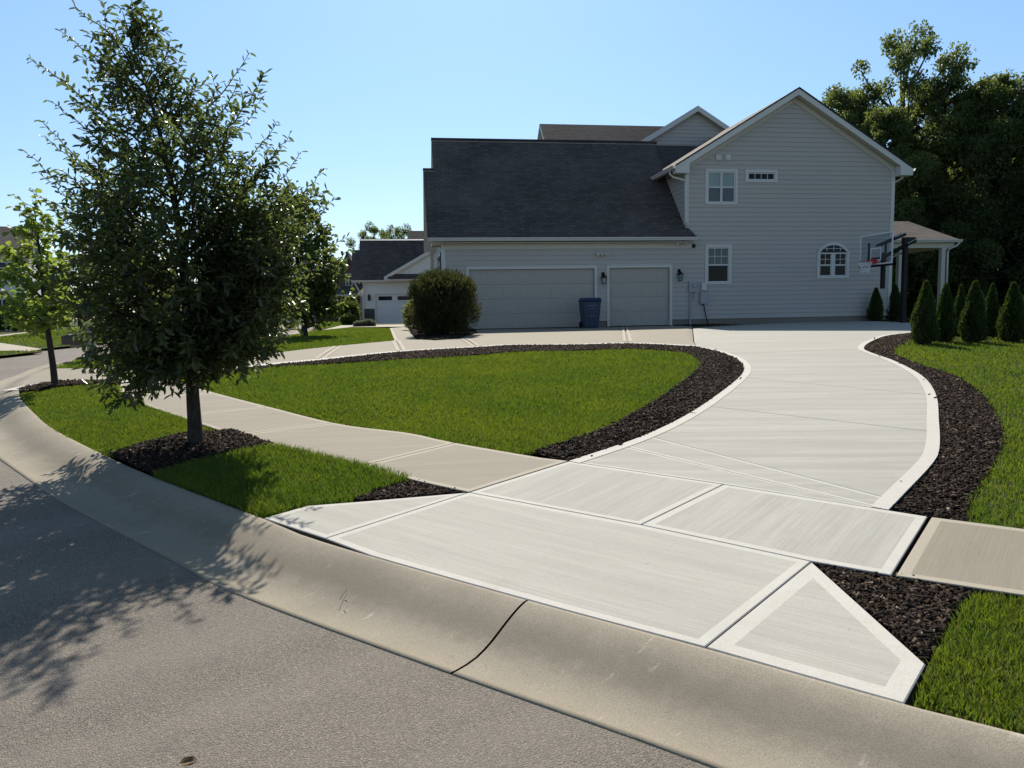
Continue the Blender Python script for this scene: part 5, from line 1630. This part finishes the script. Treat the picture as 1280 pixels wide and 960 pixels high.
# --- shrubs
def shrub(name, label, c, rx, ry, h_, n, leaf, lw, mat, seed, upw=.9, cat='shrub', group=None, fuzz=.16):
    q = np.random.default_rng(seed)
    t = empty(name, c, 0, label, cat, group)
    lines = []
    for k in range(16):
        a = q.uniform(0, 6.28); e = np.array([math.cos(a) * rx * .6, math.sin(a) * ry * .6, h_ * .75])
        lines.append((bez(np.array([0, 0, -.05]) + e * .12 * np.array([1, 1, 0]), e * np.array([.3, .3, .6]), e, 6), np.linspace(.02, .004, 6) * max(.4, h_ / 2), 5))
    link('stems', tubes_mesh('stems', lines, M['bark']), t)
    dv = unit(q.normal(0, 1, (n, 3)))
    ns = 150; sp = unit(q.normal(0, 1, (ns, 3))); sl_ = q.uniform(.72, 1.16, ns)
    sid = q.integers(0, ns, n)
    dv = unit(sp[sid] + dv * .26)
    rad = (q.random(n) ** .30) * sl_[sid]
    dq = np.sign(dv) * np.abs(dv) ** .82
    Pt = dq * rad[:, None] * np.array([rx, ry, h_ * .54]) * np.array([.92, .92, .92]) + np.array([0, 0, h_ * .50])
    Pt[:, 2] = np.maximum(Pt[:, 2], .04)
    D = unit(dv * np.array([1, 1, .6]) + np.array([0, 0, upw]) + q.normal(0, .35, (n, 3)))
    V, Fq = leaf_arrays(Pt, D, unit(q.normal(0, 1, (n, 3)) + np.array([0, 0, .6])), leaf * q.uniform(.6, 1.3, n), lw * q.uniform(.7, 1.2, n))
    link('foliage', np_mesh('foliage', V, [Fq], mat, {'rnd': np.repeat(q.uniform(0, 1, n), 6)}), t)
    return t
sc_ = gnd(556, 417, .15)
sy = sc_[1]
shrub('feathery_shrub', 'big rounded feathery shrub in a mulch bed before the garage', sc_.tolist(), 43 / 910 * sy, 1.2, 74 / 910 * sy, 30000, .13, .012, M['shrub'], 3, 1.0)
p = gnd(517, 411, .13)
shrub('variegated_shrub', 'small yellow green shrub left of the big feathery one', p.tolist(), 12 / 910 * p[1], .4, 34 / 910 * p[1], 2600, .10, .025, M['yshrub'], 4, .4)

# ------------------------------------------------------------------ neighbouring houses
class Plane:
    def __init__(s, P0, ang):
        s.P = np.array(P0); s.a = ang
        s.u = np.array([math.cos(ang), math.sin(ang), 0]); s.v = np.array([-math.sin(ang), math.cos(ang), 0])
    def __call__(s, px, py, v=0.0):
        r = ray(px, py); t = np.dot(s.P + s.v * v - CAM, s.v) / np.dot(r, s.v); q = CAM + r * t - s.P
        return float(np.dot(q, s.u)), float(q[2])
def uvd(o): uv_box(o.data); return o

np0 = at_depth(470, 405, 48.0); np0[2] = hz(48.0) + .1
N = Plane(np0, HA)
nb_ = empty('neighbour_house', np0.tolist(), HA, 'white sided neighbouring house with dark roof and a windowed garage door', 'house')
ul = N(455, 380)[0]; ur = ul + 13.0
ez = N(480, 350.5)[1]
gd = (N(470, 380)[0], N(470, 380)[0] + 4.9, 0.0, N(490, 368)[1])
m = MB(); lap_siding(m, ul, ur, 0.0, ez, 0, [gd, (ul, gd[0], -.1, N(462, 386)[1])], .18)
m.poly([(ul, 0, 0), (ul, 9, 0), (ul, 9, ez), (ul, 0, ez)])
m.build('wall', M['white_wall'], nb_)
m = MB(); m.box(ul - .02, gd[0] - .1, -.05, .05, -.1, N(462, 386)[1]); uvd(m.build('stone_wainscot', M['slate'], nb_))
m = MB()
hh = (gd[3]) / 4
for k in range(4): m.box(gd[0], gd[1], .05, .1, k * hh + .01, (k + 1) * hh - .01)
m.box(gd[0], gd[1], .101, .16, 0, gd[3])
gdo = m.build('garage_door', M['white_door'], nb_)
for k in range(4):
    w_ = (gd[1] - gd[0]) / 4; a = gd[0] + k * w_ + .18; b = a + w_ - .36
    m = MB(); m.box(a, b, .03, .045, gd[3] - hh + .10, gd[3] - .12); pn = m.build('window_pane', M['glass'], gdo)
m = MB()
m.box(gd[0] - .1, gd[0], -.04, .1, 0, gd[3] + .1); m.box(gd[1], gd[1] + .1, -.04, .1, 0, gd[3] + .1); m.box(gd[0], gd[1], -.04, .1, gd[3], gd[3] + .1); m.build('door_casing', M['trim'], nb_)
m = MB(); m.box(ul - .03, ul + .12, -.04, .05, 0, ez); m.build('corner_board', M['trim'], nb_)
m = MB()
for k in range(1, 4): m.prism([(ul - .06, -.1, .15), (ul - .02, -.1, .15), (ul - .02, -.1, ez - .9), (ul - .06, -.1, ez - .9)], (0, .08, 0)); break
m.tube([(ul - .05, -.06, .1), (ul - .05, -.06, ez - 1.1), (ul - .55, -.3, ez - .12)], .05, 6); m.build('downspout', M['trim'], nb_)
u, z = N(461.5, 372); m = MB(); m.box(u - .08, u + .08, -.2, -.03, z - .2, z + .12); m.tube([(u, -.12, z + .12), (u, -.12, z + .24)], [.09, .01], 6); m.build('wall_lantern', M['black'], nb_)
NEV = -.4
def nslope(px, py):
    r = ray(px, py); n = N.v * -PITCH * 1.02 + np.array([0, 0, 1.0]); q0 = N.P + N.v * NEV + np.array([0, 0, ez])
    t = np.dot(q0 - CAM, n) / np.dot(r, n); q = CAM + r * t - N.P
    return float(np.dot(q, N.u)), float(np.dot(q, N.v)), float(q[2])
a_ = nslope(449.5, 298.5); b_ = nslope(440, 312.5); e0 = N(439, 351, NEV)[0]
m = MB()
slab_roof(m, [(e0, NEV, ez), (ur, NEV, ez), (ur, a_[1], a_[2]), (a_[0], a_[1], a_[2]), (a_[0], b_[1], b_[2]), (e0, b_[1], b_[2])], .2)
slab_roof(m, [(a_[0], a_[1] + .01, a_[2]), (ur, a_[1] + .01, a_[2]), (ur, 2 * a_[1], ez), (a_[0], 2 * a_[1], ez)], .2)
roof_build(m, 'roof', nb_)
m = MB(); m.poly([(e0 + .35, 0, ez - .1), (e0 + .35, 2 * b_[1], ez - .1), (e0 + .35, b_[1], b_[2] - .2)]); m.build('gable_end', M['white_wall'], nb_)
m = MB(); gutter(m, (e0, NEV - .01, ez), (ur, NEV - .01, ez), (0, -1, 0)); m.build('gutter', M['trim'], nb_)
# cross gable half hidden by the near house
g0 = N(480, 346, -.45); g1 = N(527, 318.5, -.45)
sl2 = (g1[1] - g0[1]) / (g1[0] - g0[0]); ap = g0[0] + 5.2
zt = lambda u: g0[1] + (u - g0[0]) * sl2 if u <= ap else g0[1] + (2 * ap - u - g0[0]) * sl2
m = MB(); m.poly([(g0[0] + .3, -.30, g0[1]), (2 * ap - g0[0] - .3, -.30, g0[1]), (ap, -.30, zt(ap) - .2)]); m.build('gable_end', M['white_wall'], nb_)
m = MB()
slab_roof(m, [(g0[0], -.55, g0[1]), (ap, -.55, zt(ap)), (ap, 5, zt(ap)), (g0[0], 5, g0[1])], .16)
slab_roof(m, [(ap, -.549, zt(ap)), (2 * ap - g0[0], -.549, g0[1]), (2 * ap - g0[0], 5, g0[1]), (ap, 5, zt(ap))], .16)
slab_roof(m, [(g0[0] + .1, -.95, ez + .02), (ur, -.95, ez + .02), (ur, -.28, ez + .40), (g0[0] + .5, -.28, ez + .40)], .1)
roof_build(m, 'roof', nb_)
m = MB(); m.prism([(g0[0], -.58, g0[1] - .02), (ap, -.58, zt(ap) - .02), (ap, -.58, zt(ap) - .24), (g0[0], -.58, g0[1] - .24)], (0, .025, 0)); m.build('rake_board', M['trim'], nb_)
ua = N(509, 288, 9)[0]; z1_ = N(509, 288.5, 9)[1]
m = MB(); slab_roof(m, [(ua, 6, z1_ - 2.6), (ur, 6, z1_ - 2.6), (ur, 9, z1_), (ua, 9, z1_)], .2); slab_roof(m, [(ua, 9.01, z1_), (ur, 9.01, z1_), (ur, 12, z1_ - 2.6), (ua, 12, z1_ - 2.6)], .2); roof_build(m, 'roof', nb_)
m = MB(); m.box(ua + .3, ur, 6.4, 11.6, 2, z1_ - 2.5); m.build('wall', M['white_wall'], nb_)

def simple_house(name, label, Pl, uL, uR, eave, ridge, depth, wallmat, wins, gable_front=False, brick=False):
    h = empty(name, Pl.P.tolist(), Pl.a, label, 'house')
    m = MB()
    mid = (uL + uR) / 2
    if gable_front:
        m.poly([(uL, 0, -.2), (uR, 0, -.2), (uR, 0, eave), (mid, 0, ridge - .15), (uL, 0, eave)])
        m.poly([(uL, depth, -.2), (uL, depth, eave), (mid, depth, ridge - .15), (uR, depth, eave), (uR, depth, -.2)])
        m.poly([(uL, 0, -.2), (uL, 0, eave), (uL, depth, eave), (uL, depth, -.2)]); m.poly([(uR, 0, -.2), (uR, depth, -.2), (uR, depth, eave), (uR, 0, eave)])
    else:
        m.box(uL, uR, 0, depth, -.2, eave)
        m.poly([(uL, 0, eave), (uL, depth, eave), (uL, depth / 2, ridge - .15)]); m.poly([(uR, 0, eave), (uR, depth, eave), (uR, depth / 2, ridge - .15)])
    uvd(m.build('wall', wallmat, h))
    m = MB()
    if gable_front:
        s = (ridge - eave) / (mid - uL); e = .4
        slab_roof(m, [(uL - e, -.4, eave - e * s), (mid, -.4, ridge), (mid, depth, ridge), (uL - e, depth, eave - e * s)], .18, 0); slab_roof(m, [(mid + .002, -.4, ridge), (uR + e, -.4, eave - e * s), (uR + e, depth, eave - e * s), (mid + .002, depth, ridge)], .18, 0)
    else:
        s = (ridge - eave) / (depth / 2); e = .4
        slab_roof(m, [(uL - e, -e, eave - e * s), (uR + e, -e, eave - e * s), (uR + e, depth / 2, ridge), (uL - e, depth / 2, ridge)], .18); slab_roof(m, [(uL - e, depth / 2 + .01, ridge), (uR + e, depth / 2 + .01, ridge), (uR + e, depth + e, eave - e * s), (uL - e, depth + e, eave - e * s)], .18)
    roof_build(m, 'roof', h)
    for (a, b, c, d) in wins:
        m = MB(); m.box(a, a + .1, -.06, .04, c, d); m.box(b - .1, b, -.06, .04, c, d); m.box(a + .1, b - .1, -.06, .04, c, c + .1); m.box(a + .1, b - .1, -.06, .04, d - .1, d); m.box((a + b) / 2 - .04, (a + b) / 2 + .04, -.05, .04, c + .1, d - .1); m.box(a + .1, (a + b) / 2 - .04, -.05, .04, (c + d) / 2 - .03, (c + d) / 2 + .03); m.box((a + b) / 2 + .04, b - .1, -.05, .04, (c + d) / 2 - .03, (c + d) / 2 + .03)
        w_ = m.build('window', M['trim'], h)
        m = MB(); m.box(a + .05, b - .05, -.02, -.005, c + .05, d - .05); m.build('pane', M['glass'], w_)
    return h
bp0 = at_depth(437, 400, 72.0); bp0[2] = hz(72.0) - .4
B = Plane(bp0, HA)
bu = [B(x, 380)[0] for x in (423, 450)]
bh = simple_house('brick_house', 'dark red brick house with a steep gable left of the white neighbour', B, bu[0], bu[1], B(437, 345)[1], B(437, 314.5)[1], 9, M['brick'], [(B(432, 360)[0], B(441, 360)[0], B(436, 358)[1], B(436, 342)[1]), (B(432, 360)[0], B(441, 360)[0], B(436, 385)[1], B(436, 370)[1])], True)
m = MB(); slab_roof(m, [(bu[0] - 1, -2.2, B(437, 366)[1] - .2), (bu[1] + 3, -2.2, B(437, 366)[1] - .2), (bu[1] + 3, .0, B(437, 362)[1] + .4), (bu[0] - 1, .0, B(437, 362)[1] + .4)], .2); roof_build(m, 'porch_roof', bh)
for x in (432, 444):
    u = B(x, 380, -2)[0]; m = MB(); m.box(u - .14, u + .14, -2.1, -1.82, -.2, B(437, 366)[1] - .4); m.build('porch_post', M['trim'], bh)
m = MB(); slab_roof(m, [(bu[0] - 9, 5, B(437, 345)[1]), (bu[0] + 2, 5, B(437, 345)[1]), (bu[0] + 2, 9, B(437, 323)[1]), (bu[0] - 9, 9, B(437, 323)[1])], .2); roof_build(m, 'roof', bh)
m = MB(); m.box(bu[0] - 8.6, bu[0] - .01, 5.3, 9, -.2, B(437, 345)[1]); uvd(m.build('wall', M['brick'], bh))

cp0 = at_depth(-10, 412, 58.0); cp0[2] = hz(58.0)
Cc = Plane(cp0, R(25))
ch = simple_house('pale_house', 'pale grey house with dark roof across the street at the left edge', Cc, Cc(-110, 400)[0], Cc(34, 400)[0], Cc(0, 330)[1], Cc(0, 284)[1] + .6, 10, M['white_wall'], [(Cc(2, 370)[0] - .6, Cc(2, 370)[0] + .6, 4.0, 5.4), (Cc(20, 370)[0] - .5, Cc(20, 370)[0] + .5, 4.0, 5.4), (Cc(2, 370)[0] - .6, Cc(2, 370)[0] + .6, 1.0, 2.5)])
for k, (px, dd, lab) in enumerate([(4, 56.5, 'reddish dark shrub before the pale house wall'), (24, 55.5, 'dark low shrub before the pale house, right of the reddish one'), (42, 54.0, 'dark low shrub at the right corner of the pale house')]):
    p = at_depth(px, 412, dd); shrub('foundation_shrub', lab, (p[0], dd, float(hz(dd))), .9, .7, 1.3, 1500, .2, .06, M['wood'], 40 + k, .3, group='shrubs before the pale house')

for k, (px, py, rx, hh_, mat, lab) in enumerate([(437, 403, 13, 31, 'street', 'tall rounded dark shrub left of the white house corner'), (436, 406, 9, 12, 'wood', 'low clipped box shrub in front of the rounded dark one'), (462, 407.5, 7, 7, 'flowerleaf', 'low grey leaved flower mound by the neighbouring drive'), (449, 407.8, 5, 5, 'flowerleaf', 'smaller grey leaved mound beside the flower mound')]):
    if mat == 'flowerleaf' and 'flowerleaf' not in M: M['flowerleaf'] = m_leaf('grey_green_leaves', (.12, .14, .11), (.20, .21, .18), (.18, .2, .12))
    p = gnd(px, py, .1) if mat != 'street' else at_depth(px, py, 52)
    d = p[1]
    shrub('garden_shrub', lab, (p[0], d, float(hz(d)) + .05), rx / 910 * d, rx / 910 * d * .9, hh_ / 910 * d, 2600 if k < 2 else 900, .16, .05, M[mat], 60 + k, .3, group='planting by the white neighbouring house')

# ------------------------------------------------------------------ mailbox
mp = gnd(116, 450.5, LO)
my = mp[1]
mb_ = empty('mailbox', mp.tolist(), R(10), 'brown mailbox held out on a pale stone post by the left street edge', 'mailbox')
ph = at_depth(116, 412, my)[2] - mp[2]
m = MB(); m.box(-.075, .075, -.075, .075, -.05, ph); m.box(-.10, .10, -.10, .10, -.05, .10); m.box(-.095, .095, -.095, .095, ph, ph + .04); uvd(m.build('post', M['stone'], mb_, bevel=.006))
zc = at_depth(95, 424, my)[2] - mp[2]; ux = -(116 - 94.5) / 910 * my
m = MB(); m.box(ux - .05, -.076, -.03, .03, zc - .16, zc - .11); m.build('arm', M['stone'], mb_)
m = MB()
pr = [(-.10, zc - .108), (.10, zc - .108), (.10, zc + .02)] + [(.10 * math.cos(t), zc + .02 + .10 * math.sin(t)) for t in np.linspace(.2, math.pi - .2, 9)] + [(-.10, zc + .02)]
m.prism([(ux - .17, a, b) for a, b in pr], (.36, 0, 0)); bx = m.build('box', M['brownbox'], mb_, bevel=.004)
m = MB(); m.box(ux - .178, ux - .171, -.09, .09, zc - .10, zc + .09); m.build('door', M['brownbox'], bx)

# ------------------------------------------------------------------ parked car, half hidden by leaves
cpos = at_depth(352, 412, 39.0); cz_ = float(hz(39.0))
car = empty('parked_car', (cpos[0], 39.0, cz_), R(62), 'small white car parked on the street beyond the left lawn', 'car')
m = MB()
prof = [(-2.05, .35), (-2.1, .62), (-2.02, .92), (-1.55, 1.0), (-1.1, 1.42), (-.2, 1.48), (.45, 1.38), (1.0, 1.0), (1.75, .88), (2.08, .68), (2.1, .35)]
m.prism([(x, -.85, z) for x, z in prof], (0, 1.7, 0)); body = m.build('body', M['carwhite'], car, bevel=.06)
for s in (-1, 1):
    m = MB(); y = s * .853
    m.poly([(-1.0, y, 1.0), (.85, y, 1.0), (.42, y, 1.32), (-.2, y, 1.42), (-.95, y, 1.37)]); m.build('side_window', M['carglass'], car)
m = MB(); m.poly([(-1.54, -.7, 1.03), (-1.54, .7, 1.03), (-1.13, .62, 1.40), (-1.13, -.62, 1.40)]); m.v = [(x - .03, y, z) for x, y, z in m.v]; m.build('rear_window', M['carglass'], car)
m = MB(); m.poly([(.98, -.7, 1.03), (.98, .7, 1.03), (.49, .62, 1.37), (.49, -.62, 1.37)]); m.v = [(x + .03, y, z) for x, y, z in m.v]; m.build('windscreen', M['carglass'], car)
for x in (-1.3, 1.3):
    for s in (-1, 1):
        m = MB(); m.tube([(x, s * .70, .32), (x, s * .87, .32)], .32, 18); wh = m.build('wheel', M['rubber'], car)
        m = MB(); m.tube([(x, s * .86, .32), (x, s * .885, .32)], .19, 12); m.build('rim', M['steel'], wh)
for s in (-1, 1):
    m = MB(); m.box(-2.12, -2.06, s * .62 - .16, s * .62 + .16, .70, .86); m.build('tail_lamp', M['redlamp'], car)

# ------------------------------------------------------------------ small things
def rock(label, c, r_, seed):
    q = np.random.default_rng(seed); m = MB()
    t = np.linspace(0, np.pi, 7); f = np.linspace(0, 2 * np.pi, 11)[:-1]
    V = []
    for a in t:
        for b in f: k = r_ * q.uniform(.85, 1.12); V.append((math.sin(a) * math.cos(b) * k, math.sin(a) * math.sin(b) * k * .8, math.cos(a) * k * .6 + r_ * .4))
    m.v = V
    for i in range(6):
        for j in range(10): m.f.append((i * 10 + j, i * 10 + (j + 1) % 10, (i + 1) * 10 + (j + 1) % 10, (i + 1) * 10 + j)); m.m.append(0)
    o = m.build('rock', M['rock'], None, smooth=True); o.location = c
    return tag(o, label, 'rock', 'pale rocks among the arborvitae')
for (px, py, r_, lab) in [(1196, 415, .16, 'pale rock left of the widest arborvitae'), (1234, 414.5, .16, 'pale rock right of the widest arborvitae')]:
    p = gnd(px, py, .1); rock(lab, (p[0], p[1], p[2] - .02), r_ * p[1] / 18, int(px))
def twig(name, label, pts, off, r_=.003, cat='twig'):
    P_ = [gnd(x, y, off) + np.array([0, 0, .004]) for x, y in pts]
    m = MB(); m.tube(P_, [r_, r_ * .8, r_ * .5][:len(P_)] if len(P_) == 3 else r_, 5); o = m.build(name, M['bark'], None)
    return tag(o, label, cat)
twig('twig', 'thin dark twig lying in the gutter left of the kerb joint', [(425, 750), (430, 742), (434, 738)], .03, .002)
twig('twig', 'short dark twig lying just below the longer one in the gutter', [(431, 751), (434, 753)], .03, .0025)
q = gnd(222, 957, 0)
V, Fq = leaf_arrays(np.array([[0, 0, .004]]), np.array([[1.0, .3, .1]]), np.array([[.1, -.3, 1.0]]), np.array([.07]), np.array([.018]))
M['dryleaf'] = m_plain('dry_leaf', (.16, .11, .05), .8, .2, .2, 20)
o = link('dry_leaf', np_mesh('dry_leaf', V, [Fq], M['dryleaf'])); o.location = q.tolist(); tag(o, 'single dry curled leaf on the asphalt at the bottom', 'leaf')
